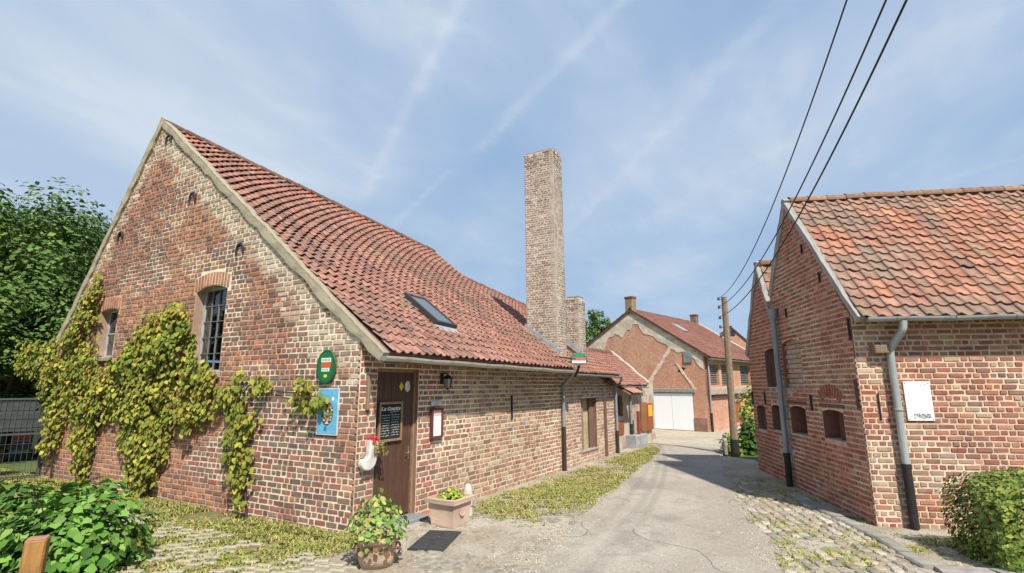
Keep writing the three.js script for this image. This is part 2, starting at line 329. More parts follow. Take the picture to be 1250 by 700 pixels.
// ---------------------------------------------------------------- gutters and pipes
function gutterG(a, b, r = 0.062) {                            // half-round trough from a to b with a rolled front edge
  const d = b.clone().sub(a), L = d.length(); d.normalize(); const side = new THREE.Vector3().crossVectors(d, V(0, 1, 0)).normalize();
  const prof = []; for (let i = 0; i <= 8; i++) { const t = Math.PI * (1 + i / 8); prof.push([Math.cos(t) * r, Math.sin(t) * r]); } for (let i = 8; i >= 0; i--) { const t = Math.PI * (1 + i / 8); prof.push([Math.cos(t) * (r - 0.006), Math.sin(t) * (r - 0.006) + 0.003]); }
  const n = 12, pos = [], idx = [], uv = [], m = prof.length;
  for (let i = 0; i <= n; i++) { const o = a.clone().addScaledVector(d, L * i / n); o.y += 0.006 * Math.sin(i * 2.3); prof.forEach((q, k) => { const p = o.clone().addScaledVector(side, q[0]); pos.push(p.x, p.y + q[1], p.z); uv.push(i, k * 0.02); }); }
  for (let i = 0; i < n; i++) for (let k = 0; k < m; k++) { const k2 = (k + 1) % m, A = i * m + k, Bq = i * m + k2; idx.push(A, A + m, Bq, Bq, A + m, Bq + m); }
  const c0 = pos.length / 3; for (const e of [0, n]) { const st = pos.length / 3; prof.slice(0, 9).forEach((q, k) => { const i = (e * m + k) * 3; pos.push(pos[i], pos[i + 1], pos[i + 2]); uv.push(0, 0); }); for (let k = 1; k < 8; k++) idx.push(st, st + k, st + k + 1); }
  const g = new THREE.BufferGeometry(); g.setAttribute('position', new THREE.Float32BufferAttribute(pos, 3)); g.setAttribute('uv', new THREE.Float32BufferAttribute(uv, 2)); g.setIndex(idx); const h = g.toNonIndexed(); h.computeVertexNormals(); return h;
}
function gutter(parent, a, b, r, mat = M.zinc, brackets = 0) {
  const o = parent.position, g = part(parent, 'gutter', gutterG(a.clone().sub(o), b.clone().sub(o), r), mat);
  for (let i = 0; i < brackets; i++) { const p = a.clone().lerp(b, (i + 0.5) / brackets).sub(o); const t = new THREE.TorusGeometry(r + 0.006, 0.006, 5, 10, Math.PI); t.rotateZ(Math.PI); const m = part(g, 'bracket', t, mat); m.position.copy(p); const d = b.clone().sub(a); m.rotation.y = Math.atan2(d.x, d.z); }
  return g;
}
function downpipe(parent, pts, r, split, matA = M.zinc, matB = M.iron) { // pts world; below height split it is another material
  const o = parent.position, l = pts.map(p => p.clone().sub(o)); const last = l[l.length - 1], prev = l[l.length - 2];
  const t = (split - prev.y) / (last.y - prev.y), mid = prev.clone().lerp(last, t);
  const a = part(parent, 'downpipe', tubeG([...l.slice(0, -1), mid], r, 10, 40), matA);
  const b = part(parent, 'pipe_shoe', tubeG([mid.clone().add(V(0, 0.05, 0)), last], r * 1.18, 10, 4), matB);
  for (const [y, h] of [[mid.y + 0.03, 0.06], [lerp(mid.y, prev.y, 0.5), 0.025]]) { const k = (y - prev.y) / (last.y - prev.y), p = prev.clone().lerp(last, k); const c = part(a, 'collar', new THREE.CylinderGeometry(r * 1.3, r * 1.3, h, 10), y === mid.y + 0.03 ? matB : matA); c.position.copy(p); }
  return a;
}
function coping(parent, name, a, b, width, depth, N, mat, seg = 22, rough = 0.02) { // a band along a slope: outer edge a->b, width measured down from it, depth back along -N
  const o = parent.position, pos = [], idx = [], uv = [], d = b.clone().sub(a), L = d.length(); d.normalize(); const dn = new THREE.Vector3().crossVectors(d, N).normalize(); if (dn.y > 0) dn.negate();
  for (let i = 0; i <= seg; i++) { const p = a.clone().addScaledVector(d, L * i / seg).sub(o), w = width * (1 + rr(-0.22, 0.22)), t = rr(-rough, rough) * 0.6;
    const q = [p.clone().addScaledVector(dn, t), p.clone().addScaledVector(dn, w), p.clone().addScaledVector(dn, w).addScaledVector(N, -depth), p.clone().addScaledVector(dn, t).addScaledVector(N, -depth)];
    q[0].addScaledVector(N, rr(0, rough)); q[1].addScaledVector(N, rr(-0.5, 0.3) * rough);
    q.forEach((v, k) => { pos.push(v.x, v.y, v.z); uv.push(L * i / seg, k * 0.25); }); }
  for (let i = 0; i < seg; i++) for (let k = 0; k < 4; k++) { const A = i * 4 + k, Bq = i * 4 + (k + 1) % 4; idx.push(A, Bq, A + 4, Bq, Bq + 4, A + 4); }
  idx.push(0, 1, 2, 0, 2, 3); const e = seg * 4; idx.push(e, e + 2, e + 1, e, e + 3, e + 2);
  const g = new THREE.BufferGeometry(); g.setAttribute('position', new THREE.Float32BufferAttribute(pos, 3)); g.setAttribute('uv', new THREE.Float32BufferAttribute(uv, 2)); g.setIndex(idx); const h = g.toNonIndexed(); h.computeVertexNormals();
  return part(parent, name, h, mat);
}
// a part placed on a wall frame: geometry is in wall coordinates (x along, y up, z out)
function onWall(parent, F, name, geo, mat, label) { const m = part(parent, name, geo, mat, label); m.position.copy(F.o).sub(parent.position); m.rotation.y = F.ry; return m; }
function wallThing(name, label, cat, F, x, y, z = 0, group) { return thing(name, label, cat, F.pt(x, y, z), F.ry, group); }
// ---------------------------------------------------------------- ground, lane, verges
function strip(L, Rr, n, m, lift, { bump = 0, uvs = 1 } = {}) {
  const res = pts => { const d = [0]; for (let i = 1; i < pts.length; i++) d.push(d[i - 1] + Math.hypot(pts[i].x - pts[i - 1].x, pts[i].z - pts[i - 1].z)); return t => { const s = t * d[d.length - 1]; let i = 1; while (i < d.length - 1 && d[i] < s) i++; return pts[i - 1].clone().lerp(pts[i], (s - d[i - 1]) / (d[i] - d[i - 1] || 1)); }; };
  const a = res(L), b = res(Rr), pos = [], uv = [], idx = [];
  for (let j = 0; j <= n; j++) for (let i = 0; i <= m; i++) { const p = a(j / n).lerp(b(j / n), i / m); const e = Math.min(i, m - i, j, n - j) > 0 ? 1 : 0; pos.push(p.x, groundY(p.x, p.z) + lift + e * bump * (fbm(p.x * 1.7, p.z * 1.7, 3) - 0.4), p.z); uv.push(p.x * uvs, p.z * uvs); }
  for (let j = 0; j < n; j++) for (let i = 0; i < m; i++) { const k = j * (m + 1) + i; idx.push(k, k + 1, k + m + 1, k + 1, k + m + 2, k + m + 1); }
  const g = new THREE.BufferGeometry(); g.setAttribute('position', new THREE.Float32BufferAttribute(pos, 3)); g.setAttribute('uv', new THREE.Float32BufferAttribute(uv, 2)); g.setIndex(idx); g.computeVertexNormals(); if (g.attributes.normal.getY(0) < 0) { g.setIndex(idx.reverse()); g.computeVertexNormals(); }
  return g;
}
const W = (x, z) => V(x, groundY(x, z), z);
const soilTex = (c1, c2, c3, f = 1) => colTex(512, 512, (u, v) => { const a = fbm(u * 5 * f, v * 5 * f, 5, 5 * f), b = fbm(u * 40 + 0.5, v * 40, 3, 40), s = vn(u * 160, v * 160, 160); let c = mixc(c1, c2, sst(0.35, 0.65, a)); c = mixc(c, c3, sst(0.55, 0.8, b) * 0.7); const k = 0.82 + 0.36 * s; return [c[0] * k, c[1] * k, c[2] * k]; });
const gmat = (t, s, b = 0.012) => new THREE.MeshStandardMaterial({ map: rep(t, s), bumpMap: rep(grain, s * 6), bumpScale: b, roughness: 1 });
const lawnTex = soilTex(lin(134, 126, 82, 0.9), lin(112, 114, 66, 0.88), lin(164, 148, 112, 0.95));
const dustTex = soilTex(lin(172, 160, 140, 0.8), lin(188, 180, 164, 0.85), lin(140, 130, 112, 0.8));
const roadBox = [-3, 10, -24, 15];                              // the lane's own sheet: x0, x1, z0, z1
const crackLines = []; { const r = mulberry(411); for (let k = 0; k < 16; k++) { let x = -1.5 + r() * 7, z = -20 + r() * 18, a = r() * 6.28; const l = []; for (let i = 0; i < 26; i++) { l.push([x, z]); a += (r() - 0.5) * 1.1; x += Math.cos(a) * 0.09; z += Math.sin(a) * 0.09; } crackLines.push(l); } }
const roadTex = (() => {
  const w = 1024, h = 2048, cr = new Float32Array(w * h);
  for (const l of crackLines) for (const [x, z] of l.flatMap((p, i) => i ? Array.from({ length: 12 }, (_, k) => [lerp(l[i - 1][0], p[0], k / 12), lerp(l[i - 1][1], p[1], k / 12)]) : [])) { const i = Math.round((x - roadBox[0]) / 13 * w), j = Math.round((z - roadBox[2]) / 39 * h); if (i > 0 && j > 0 && i < w && j < h) cr[j * w + i] = 1; }
  const t = colTex(w, h, (u, v) => { const x = roadBox[0] + 13 * u, z = roadBox[2] + 39 * v, a = fbm(x * 0.7, z * 0.7, 5), b = fbm(x * 4.5 + 9, z * 4.5, 4), s = hash2(Math.floor(u * w), Math.floor(v * h)), p = vn(x * 30, z * 30);
    let c = mixc(lin(164, 155, 143, 0.84), lin(177, 169, 157, 0.86), sst(0.3, 0.7, a)); c = mixc(c, lin(146, 138, 128, 0.9), sst(0.5, 0.8, b) * 0.55);
    const m = fbm(x * 1.1 + 60, z * 0.5, 3); c = mixc(c, lin(138, 131, 123, 0.9), sst(0.62, 0.66, m) * 0.4);             // old bitumen patches
    c = mixc(c, lin(90, 84, 78, 0.9), cr[Math.floor(v * h) * w + Math.floor(u * w)] * 0.8);
    const k = 0.80 + 0.30 * s + 0.14 * (p - 0.5); return [c[0] * k, c[1] * k, c[2] * k]; });
  t.wrapS = t.wrapT = THREE.ClampToEdgeWrapping; t.repeat.set(1 / 13, 1 / 39); t.offset.set(3 / 13, 24 / 39); return t;
})();
const courtTex = soilTex(lin(190, 178, 156, 0.84), lin(178, 168, 150, 0.82), lin(160, 150, 132, 0.8));
const meadowTex = soilTex(lin(96, 112, 52, 0.7), lin(80, 100, 44, 0.7), lin(120, 122, 70, 0.7));
{ // the ground itself, out to the horizon
  const c = [-420, -200, -100, -60, -45, -36, -31, -28, -25, -22, -19, -16, -13, -10, -7, -4, -1, 2, 5, 8, 11, 14, 18, 24, 32, 50, 90, 180, 420], pos = [], uv = [], idx = [], n = c.length;
  for (const z of c) for (const x of c) { pos.push(x, groundY(x, z) - 0.035, z); uv.push(x, z); }
  for (let j = 0; j < n - 1; j++) for (let i = 0; i < n - 1; i++) { const k = j * n + i; idx.push(k, k + n, k + 1, k + 1, k + n, k + n + 1); }
  const g = new THREE.BufferGeometry(); g.setAttribute('position', new THREE.Float32BufferAttribute(pos, 3)); g.setAttribute('uv', new THREE.Float32BufferAttribute(uv, 2)); g.setIndex(idx); g.computeVertexNormals();
  structure('ground', g, gmat(meadowTex, 0.21));
}
const pxs = a => a.map(p => gnd(p[0], p[1]));
const roadL = [W(-1.6, 14), W(-0.9, 3), W(-0.55, -3), ...pxs([[641, 697], [712, 629], [756, 591], [791, 562], [806, 551], [803, 543]])];
const roadR = [W(3.4, 14), W(3.35, 3), W(3.3, -3), ...pxs([[960, 700], [943, 661], [908, 629], [892, 588], [880, 569], [880, 558], [880, 548]])];
const ragRoad = (pts, sd) => { const c = new THREE.CatmullRomCurve3(pts, false, 'catmullrom', 0.2), o = []; for (let i = 0; i <= 160; i++) { const p = c.getPoint(i / 160); p.x += 0.22 * (fbm(p.z * 1.6 + sd, sd, 4) - 0.5); o.push(p); } return o; };
structure('road', strip(ragRoad(roadL, 3), ragRoad(roadR, 50), 160, 14, 0.012, { bump: 0.012 }), new THREE.MeshStandardMaterial({ map: roadTex, bumpMap: rep(grain, 1.6), bumpScale: 0.01, roughness: 1 }));
structure('courtyard', strip([...pxs([[790, 562], [776, 548]]), FG.pt(-9, 0, 0.1), FG.pt(-9, 0, -2)], [...pxs([[882, 562], [884, 548]]), FE.pt(3.5, 0, 4.5), FE.pt(6, 0, 0)], 24, 16, 0.0, { bump: 0.02 }), gmat(courtTex, 0.2));
// dusty verge along the inn; worn lawn before its gable; cobbled shoulder on the right
const vergeWall = [GF.pt(1.3, 0, 6.5), SF.pt(-3.2, 0, 0.9), SF.pt(-0.6, 0, 0.35), SF.pt(0.2, 0, -0.35), SF.pt(3, 0, -0.2), SF.pt(7, 0, -0.2), SF.pt(12, 0, -0.2), SF.pt(15.5, 0, -0.2)];
const vergeRoad = [W(-0.9, 3), ...pxs([[660, 697], [680, 660], [716, 629], [760, 591], [795, 561], [806, 551], [792, 540]])];
structure('verge', strip(vergeWall, vergeRoad, 40, 10, 0.002, { bump: 0.022 }), gmat(dustTex, 0.33, 0.02));
structure('lawn', strip([GF.pt(-22, 0, 1), GF.pt(-10.4, 0, -0.25), GF.pt(0.0, 0, -0.25), SF.pt(-0.5, 0, 0.3)], [GF.pt(-22, 0, 9), GF.pt(-10, 0, 9), GF.pt(0.8, 0, 9), GF.pt(1.25, 0, 6)], 40, 16, -0.008, { bump: 0.025 }), gmat(lawnTex, 0.31, 0.02));
const wallFoot = [RF.pt(7, 0, -0.25), RF.pt(0.6, 0, -0.25), RS.pt(0.1, 0, -0.25), RS.pt(-2, 0, -0.25), RS.pt(-5.4, 0, -0.25), gnd(921, 562)];
const shoulderR = [W(9, -2), ...pxs([[1240, 700], [1160, 700]]), ...wallFoot.slice(2)];
structure('shoulder', strip([W(3.1, -2), ...pxs([[950, 700], [935, 661], [900, 629], [884, 588], [874, 569], [875, 556]])], [W(9.5, -2), RF.pt(6, 0, 1.6), RF.pt(2.4, 0, 0.3), RF.pt(0.4, 0, -0.25), ...wallFoot.slice(2)], 40, 12, 0.004, { bump: 0.02 }), gmat(dustTex, 0.37, 0.02));

// stones: irregular low domes sharing a few outlines
function stoneGeo(c, sx, sy, h, seed) {
  const r = mulberry(seed), n = 8, pos = [], uv = [];
  const out = [], inn = []; for (let i = 0; i < n; i++) { const a = i / n * 2 * Math.PI, q = 0.86 + r() * 0.24, e = 1 / Math.pow(Math.pow(Math.abs(Math.cos(a)), 3) + Math.pow(Math.abs(Math.sin(a)), 3), 1 / 3); out.push([Math.cos(a) * q * e * sx / 2, Math.sin(a) * q * e * sy / 2]); inn.push([out[i][0] * 0.78, out[i][1] * 0.78, h * (0.85 + r() * 0.25)]); }
  const T = (a, b, d) => { for (const p of [a, b, d]) { pos.push(p[0], p[2], -p[1]); uv.push(p[0] * 1.4 + seed, p[1] * 1.4); } };
  for (let i = 0; i < n; i++) { const k = (i + 1) % n, a = [out[i][0], out[i][1], -0.03], b = [out[k][0], out[k][1], -0.03], a2 = [out[i][0] * 0.96, out[i][1] * 0.96, h * 0.55], b2 = [out[k][0] * 0.96, out[k][1] * 0.96, h * 0.55]; T(a, b, b2); T(a, b2, a2); T(a2, b2, inn[k]); T(a2, inn[k], inn[i]); T(inn[i], inn[k], [0, 0, h * 1.02]); }
  const g = new THREE.BufferGeometry(); g.setAttribute('position', new THREE.Float32BufferAttribute(pos, 3)); g.setAttribute('uv', new THREE.Float32BufferAttribute(uv, 2)); g.computeVertexNormals(); const s = mergeVertices(clean(g).deleteAttribute('normal')); return colored(g, c);
}
function layStones(parent, name, list, max, stuffName) {       // list: {x,z,sx,sy,h,ry,c,seed,lift}
  for (const s of list) { const t = toScreen(W(s.x, s.z)); s.px = t[2] > 0.2 && t[0] > -10 && t[0] < 1260 && t[1] < 720 ? FOC * s.sx / t[2] : 0; }
  const set = new Set(list.filter(s => s.px > 7).sort((a, b) => b.px - a.px).slice(0, max)), rest = [];
  for (const s of list) {
    const g = stoneGeo(s.c, s.sx, s.sy, s.h, s.seed), y = groundY(s.x, s.z) + (s.lift || 0);
    if (set.has(s)) { const m = part(parent, name, g, M.stone); m.position.set(s.x, y, s.z); m.rotation.set(rr(-0.05, 0.05), s.ry, rr(-0.05, 0.05)); }
    else rest.push(g.applyMatrix4(new THREE.Matrix4().makeRotationY(s.ry).setPosition(s.x, y, s.z)));
  }
  if (rest.length) stuffPart(parent, stuffName, mergeGeometries(rest), M.stone);
}
const shoulder = scene.getObjectByName('shoulder'), verge = scene.getObjectByName('verge'), lawn = scene.getObjectByName('lawn');
const inPoly = (x, z, P) => { let c = false; for (let i = 0, j = P.length - 1; i < P.length; j = i++) if ((P[i].z > z) !== (P[j].z > z) && x < (P[j].x - P[i].x) * (z - P[i].z) / (P[j].z - P[i].z) + P[i].x) c = !c; return c; };
const kerbLine = [RF.pt(1.9, 0, 1.75), gnd(1136, 697), gnd(1098, 672), gnd(1066, 655), gnd(1035, 640), gnd(1000, 622), gnd(970, 606)];
{
  const rim = [W(3.05, -5), ...pxs([[962, 700], [946, 661], [912, 629], [896, 590]]), gnd(905, 580), gnd(935, 590), ...kerbLine.slice(1).reverse(), W(6.4, -5)];
  const list = []; const base = dirOf(8 * RAD), sd = norOf(8 * RAD);
  for (let i = -70; i < 70; i++) for (let j = -40; j < 60; j++) {
    const a = (i + (j % 2) * 0.5) * 0.19 + rr(-0.03, 0.03), b = j * 0.155 + rr(-0.02, 0.02), p = R0.clone().addScaledVector(base, a).addScaledVector(sd, b);
    if (!inPoly(p.x, p.z, rim)) continue; if (fbm(p.x * 1.1 + 5, p.z * 1.1, 3) < 0.36) continue;
    const t = rnd(); const c = jit(t < 0.55 ? lin(186, 174, 152, 0.95) : t < 0.8 ? lin(164, 154, 138, 0.92) : lin(198, 190, 174, 0.95), 0.22);
    list.push({ x: p.x, z: p.z, sx: rr(0.13, 0.19), sy: rr(0.11, 0.15), h: rr(0.016, 0.036), ry: 82 * RAD + rr(-0.25, 0.25), c, seed: 1 + Math.floor(rnd() * 40), lift: 0.002 });
  }
  layStones(shoulder, 'cobblestone', list, 300, 'cobbles');
  // flat field stones trodden into the verge near the door
  const l2 = []; for (let i = 0; i < 900 && l2.length < 150; i++) { const px = rr(500, 720), py = rr(600, 715), p = gnd(px, py); if (!inPoly(p.x, p.z, [...vergeWall.slice(1, 6), ...vergeRoad.slice(1, 5).reverse()])) continue; if (fbm(p.x * 0.9, p.z * 0.9 + 30, 3) < 0.5) continue; l2.push({ x: p.x, z: p.z, sx: rr(0.10, 0.24), sy: rr(0.09, 0.18), h: rr(0.012, 0.022), ry: rr(0, 6), c: jit(lin(176, 168, 152, 0.82), 0.2), seed: 1 + Math.floor(rnd() * 40), lift: 0.004 }); }
  layStones(verge, 'field_stone', l2, 150, 'field_stones');
  // concrete grass pavers let into the lawn, a diagonal lattice of short bars
  const l3 = []; for (let i = -60; i < 40; i++) for (let j = 0; j < 40; j++) {
    const a = i * 0.24 + (j % 2) * 0.12, b = j * 0.125, p = GF.pt(a - 1.6 + b * 0.25, 0, b + 0.42 + 0.04 * Math.sin(a * 2)); const s = toScreen(p); if (s[1] > 716 || s[0] < 135 || s[0] > 470) continue;
    const e = GF.at(s[0], s[1]); const edge = fbm(p.x * 0.8 + 3, p.z * 0.8, 3); if (b < 0.55 * edge) continue; if (fbm(p.x * 2 + 3, p.z * 2, 2) < 0.42) continue;
    l3.push({ p, a, b });
  }
  const bar = [0, 1, 2, 3].map(k => colored(bevBox(0.185, 0.07, 0.09, 0.012).rotateX(-Math.PI / 2), jit(lin(190, 182, 160, 0.9), 0.14)));
  l3.sort((p, q) => q.b - p.b); l3.slice(0, 300).forEach((s, i) => { const m = part(lawn, 'paver', bar[i % 4], M.stone); m.position.set(s.p.x, -0.022 + rr(-0.008, 0.008), s.p.z); m.rotation.set(rr(-0.04, 0.04), GF.ry + 0.42 + rr(-0.05, 0.05), rr(-0.04, 0.04)); });
  // kerb stones of the footway round the right-hand house
  const kc = new THREE.CatmullRomCurve3(kerbLine), n = 11;
  for (let i = 0; i < n; i++) { const a = kc.getPointAt(i / n), b = kc.getPointAt((i + 0.94) / n), L = a.distanceTo(b); const m = part(shoulder, 'kerb_stone', colored(bevBox(L, 0.16, 0.2, 0.02), jit(lin(172, 168, 158, 0.78), 0.14)), M.stone); m.position.copy(a).lerp(b, 0.5); m.position.y += -0.025; m.rotation.y = Math.atan2(-(b.z - a.z), b.x - a.x); m.rotation.x = rr(-0.03, 0.03); }
}
// ---------------------------------------------------------------- the inn on the left
const pickB = (list, a) => jit(pick(list), a);
const K = 0.92;
const redB = [lin(188, 138, 108, K), lin(178, 127, 100, K), lin(196, 148, 118, K), lin(172, 128, 106, K), lin(156, 124, 112, K)];
const brnB = [lin(142, 110, 96, K), lin(152, 118, 102, K), lin(130, 104, 92, K), lin(164, 116, 100, K), lin(174, 112, 98, K), lin(148, 124, 108, K)];
const paleB = [lin(204, 186, 164, K), lin(194, 172, 150, K), lin(210, 196, 174, K), lin(176, 150, 130, K)];
const M_pale = lin(230, 216, 192, 1), M_red = lin(200, 158, 132, 1), M_grey = lin(210, 196, 172, 0.95);
const inn = building('brick_inn', 'long brick inn with tiled roof, creeper on its gable and brown street door', 'building', C0);
const apex = GF.at(200, 147), footR = GF.at(455, 437), footL = GF.at(71, 420), baseL = GF.at(45, 584);
const gl = (apex[1] - footL[1]) / (apex[0] - footL[0]), gr = (apex[1] - 2.90) / (apex[0] - 0.0);
const dR = (x, y) => (apex[1] + gr * (x - apex[0]) - y) / Math.hypot(1, gr), dL = (x, y) => (apex[1] + gl * (x - apex[0]) - y) / Math.hypot(1, gl);
const wR = { x0: -4.50, x1: -3.50, y0: 2.33, y1: 3.90, rise: 0.10 }, wL = { x0: -8.28, x1: -7.47, y0: 2.72, y1: 3.78, rise: 0.06 };
const gableZone = (x, y, head) => {
  const n = fbm(x * 1.3 + 40, y * 1.3, 3), d = Math.min(dR(x, y), dL(x, y) + 0.3);
  const band = y > 2.0 && rnd() < sst(0.82, 0.46, d - (n - 0.5) * 0.45 - 0.15 * sst(-2.6, -0.6, x));
  if (band) return rnd() < 0.84 ? pickB(paleB, 0.11) : pickB([lin(168, 138, 120, K), lin(180, 146, 124, K)], 0.13);
  const low = sst(0.4, 0.62, n + 0.22 * sst(-4, -1, x));
  return rnd() < low ? pickB(brnB, 0.17) : pickB(redB, 0.13);
};
const gableMortar = (x, y) => {
  const n = fbm(x * 1.3 + 40, y * 1.3, 3), m = fbm(x * 0.9, y * 0.9 + 70, 4), d = Math.min(dR(x, y), dL(x, y) + 0.3);
  let t = sst(0.66, 0.5, d + (n - 0.5) * 0.4) * sst(1.9, 2.2, y);
  t = Math.max(t, sst(0.50, 0.55, m + 0.34 * (x + 0.5 * (m - 0.5) > -2.9 && y + 1.2 * (n - 0.5) < 2.3 ? 1 : 0) - 0.10)); t = Math.max(t, 0.8 * sst(0.5, 0.35, Math.hypot((x + 3.2) / 1.2, (y - 0.75) / 0.35) * 0.5));
  return mixc(M_red, M_pale, t);
};
const arch = (w, grow) => archRect(w.x0 - grow, w.y1 - 0.02, w.x1 + grow, w.y1 + 0.27, w.rise);
const gableW = brickWall(inn, 'gable_wall', GF, [[-10.2, -0.1], [0, -0.1], [0, 2.90], [apex[0], apex[1] - 0.05], [-10.2, footL[1]]], {
  holes: [archRect(wR.x0, wR.y0, wR.x1, wR.y1, wR.rise), archRect(wL.x0, wL.y0, wL.x1, wL.y1, wL.rise)], skip: [arch(wR, 0.08), arch(wL, 0.08)], zone: gableZone, mortar: gableMortar, thick: 0.32, inset: 0.045, reveal: lin(192, 160, 140, 0.9),
});
for (const w of [wR, wL]) {                                     // soldier arches of red brick on edge
  const n = w === wR ? 12 : 9; for (let i = 0; i < n; i++) { const t = (i + 0.5) / n, x = lerp(w.x0 - 0.05, w.x1 + 0.05, t), lean = (t - 0.5) * 0.16, y = w.y1 + w.rise * (1 - (2 * t - 1) ** 2); const g = brickGeo(-0.036, 0.036, 0.006, 0.262, 0.004, jit(pick(redB), 0.12)); const m = part(gableW, 'arch_brick', g, M.brick); m.position.set(x, y, 0); m.rotation.z = -lean; }
}
// street wall with the door opening
const door = { x0: 0.37, x1: 1.30, y1: 2.36 };
const sideB = [lin(188, 162, 138, K), lin(170, 138, 118, K), lin(190, 142, 120, K), lin(160, 126, 108, K), lin(200, 176, 150, K), lin(178, 130, 110, K)];
const sideW = brickWall(inn, 'street_wall', SF, [[0.012, -0.1], [6.72, -0.1], [6.72, 2.80], [0.012, 2.80]], {
  holes: [rect(door.x0, 0.02, door.x1, door.y1)], thick: 0.32,
  zone: (x, y, h) => x < 1.75 ? (rnd() < 0.5 ? pickB(brnB, 0.16) : pickB([lin(184, 116, 96, K), lin(176, 138, 116, K)], 0.15)) : pickB(sideB, 0.15),
  mortar: (x, y) => mixc(M_grey, M_pale, sst(0.3, 0.6, fbm(x * 0.8, y * 0.8 + 5, 3))), reveal: lin(176, 134, 112, 0.75),
});
// hidden walls that close the house
part(inn.group, 'rear_wall', polyG([[-10.15, -0.1], [-0.3, -0.1], [-0.3, 2.6], [-5.6, 6.2], [-10.15, 2.9]], 0.25), std(redB[1], { map: mottle })).position.copy(dirOf(32 * RAD).multiplyScalar(6.65)); inn.group.children.at(-1).rotation.y = GF.ry;
{ const a = GF.pt(-10.15, 0), L = frame(a, 32 * RAD); onWall(inn.group, L, 'yard_wall', boxG(6.8, 2.9, 0.25, 3.7, 1.35, -0.03), std(redB[0], { map: mottle })); }
// windows in the gable
function gridWindow(w, cols, rows, opts) {
  const z = -0.17, W0 = w.x1 - w.x0, H0 = w.y1 - w.y0 + w.rise * 0.6, cx = (w.x0 + w.x1) / 2;
  const win = onWall(inn.group, GF, 'window', polyG([...rect(w.x0 + 0.01, w.y0 + 0.02, w.x1 - 0.01, w.y1 + w.rise)], 0.05, [rect(w.x0 + 0.055, w.y0 + 0.07, w.x1 - 0.055, w.y1 + w.rise - 0.06)]).translate(0, 0, z), opts.frame);
  const px0 = w.x0 + 0.055, px1 = w.x1 - 0.055, py0 = w.y0 + 0.07, py1 = w.y1 + w.rise - 0.06, pw = (px1 - px0) / cols, ph = (py1 - py0) / rows;
  for (let i = 0; i < cols; i++) for (let j = 0; j < rows; j++) { const m = part(win, 'pane', boxG(pw - 0.012, ph - 0.012, 0.006), M.glass); m.position.set(px0 + pw * (i + 0.5), py0 + ph * (j + 0.5), z - 0.03 + rr(-0.003, 0.003)); m.rotation.set(rr(-0.02, 0.02), rr(-0.02, 0.02), 0); }
  for (let i = 1; i < cols; i++) part(win, 'glazing_bar', boxG(opts.bar, py1 - py0, 0.03, px0 + pw * i, (py0 + py1) / 2, z - 0.018), opts.barMat);
  for (let j = 1; j < rows; j++) part(win, 'glazing_bar', boxG(px1 - px0, opts.bar * 0.8, 0.024, cx, py0 + ph * j, z - 0.018), opts.barMat);
  part(win, 'sill', bevBox(W0 + 0.1, 0.09, 0.34, 0.012, cx, w.y0 - 0.03, -0.10), M.concrete);
  return win;
}
const barGrey = std([0.16, 0.17, 0.18], { roughness: 0.6 }), frameGrey = std([0.50, 0.52, 0.55], { roughness: 0.6, map: mottle });
gridWindow(wR, 4, 5, { frame: frameGrey, bar: 0.016, barMat: barGrey });
gridWindow(wL, 2, 2, { frame: frameGrey, bar: 0.035, barMat: frameGrey });
// horseshoe wall anchors and straight tie irons
for (const [px, py, s] of [[207, 172, 1], [236, 243, 1], [294, 306, 1], [148, 290, 1]]) { const p = GF.at(px, py); const t = new THREE.TorusGeometry(0.105, 0.022, 6, 14, Math.PI); const l1 = new THREE.CylinderGeometry(0.022, 0.02, 0.06, 6).translate(0.105, -0.03, 0), l2 = l1.clone().translate(-0.21, 0, 0); const m = onWall(inn.group, GF, 'wall_anchor', merge([t, l1, l2]).scale(0.95, 1.15, 1).translate(p[0], p[1], 0.03), M.iron); }
{ const a = SF.at(624, 483), b = SF.at(625, 512); onWall(inn.group, SF, 'wall_anchor', bevBox(0.045, a[1] - b[1], 0.03, 0.006, a[0], (a[1] + b[1]) / 2, 0.02), M.iron); }
onWall(inn.group, SF, 'old_hinge_post', bevBox(0.05, 0.52, 0.06, 0.01, 0.16, 2.0, 0.03), M.woodOld);
const copingM = std(lin(196, 184, 158, 0.92), { map: rep(mottle, 1.5), bumpMap: rep(grain, 3), bumpScale: 0.012 });
// roof
const ridgeA = GF.pt(apex[0] + 0.02, apex[1] - 0.06, -0.11), eaveA = SF.pt(0.10, 2.56, 0.50), eaveB = SF.pt(...SF.at(700, 451, 0.5), 0.5);
const RIDF = frame(GF.pt(-5.3, 0), 32 * RAD), ridgeB = RIDF.pt(...RIDF.at(529, 307));
const tileR = (a, b) => { const n = fbm(a * 9, b * 9 + 3, 3), m = fbm(a * 3 + 9, b * 3, 3); const t = rnd(); let c = t < 0.45 ? lin(172, 126, 110, K) : t < 0.75 ? lin(162, 116, 102, K) : t < 0.9 ? lin(182, 130, 110, K) : lin(148, 114, 102, K); c = mixc(c, lin(138, 112, 98, K), sst(0.5, 0.75, n) * 0.6); c = mixc(c, lin(176, 126, 104, K), sst(0.45, 0.7, m) * 0.4); if (b < 0.05 && rnd() < 0.3) c = lin(204, 112, 84, K); const st = fbm(a * 40, b * 2.2 + 5, 3); c = mixc(c, lin(122, 104, 94, K), sst(0.52, 0.72, st) * 0.45); if (rnd() < 0.05) c = mixc(c, lin(150, 146, 110, K), 0.28); return jit(c, 0.16); };
const sky0 = { a: 0, b: 0 };
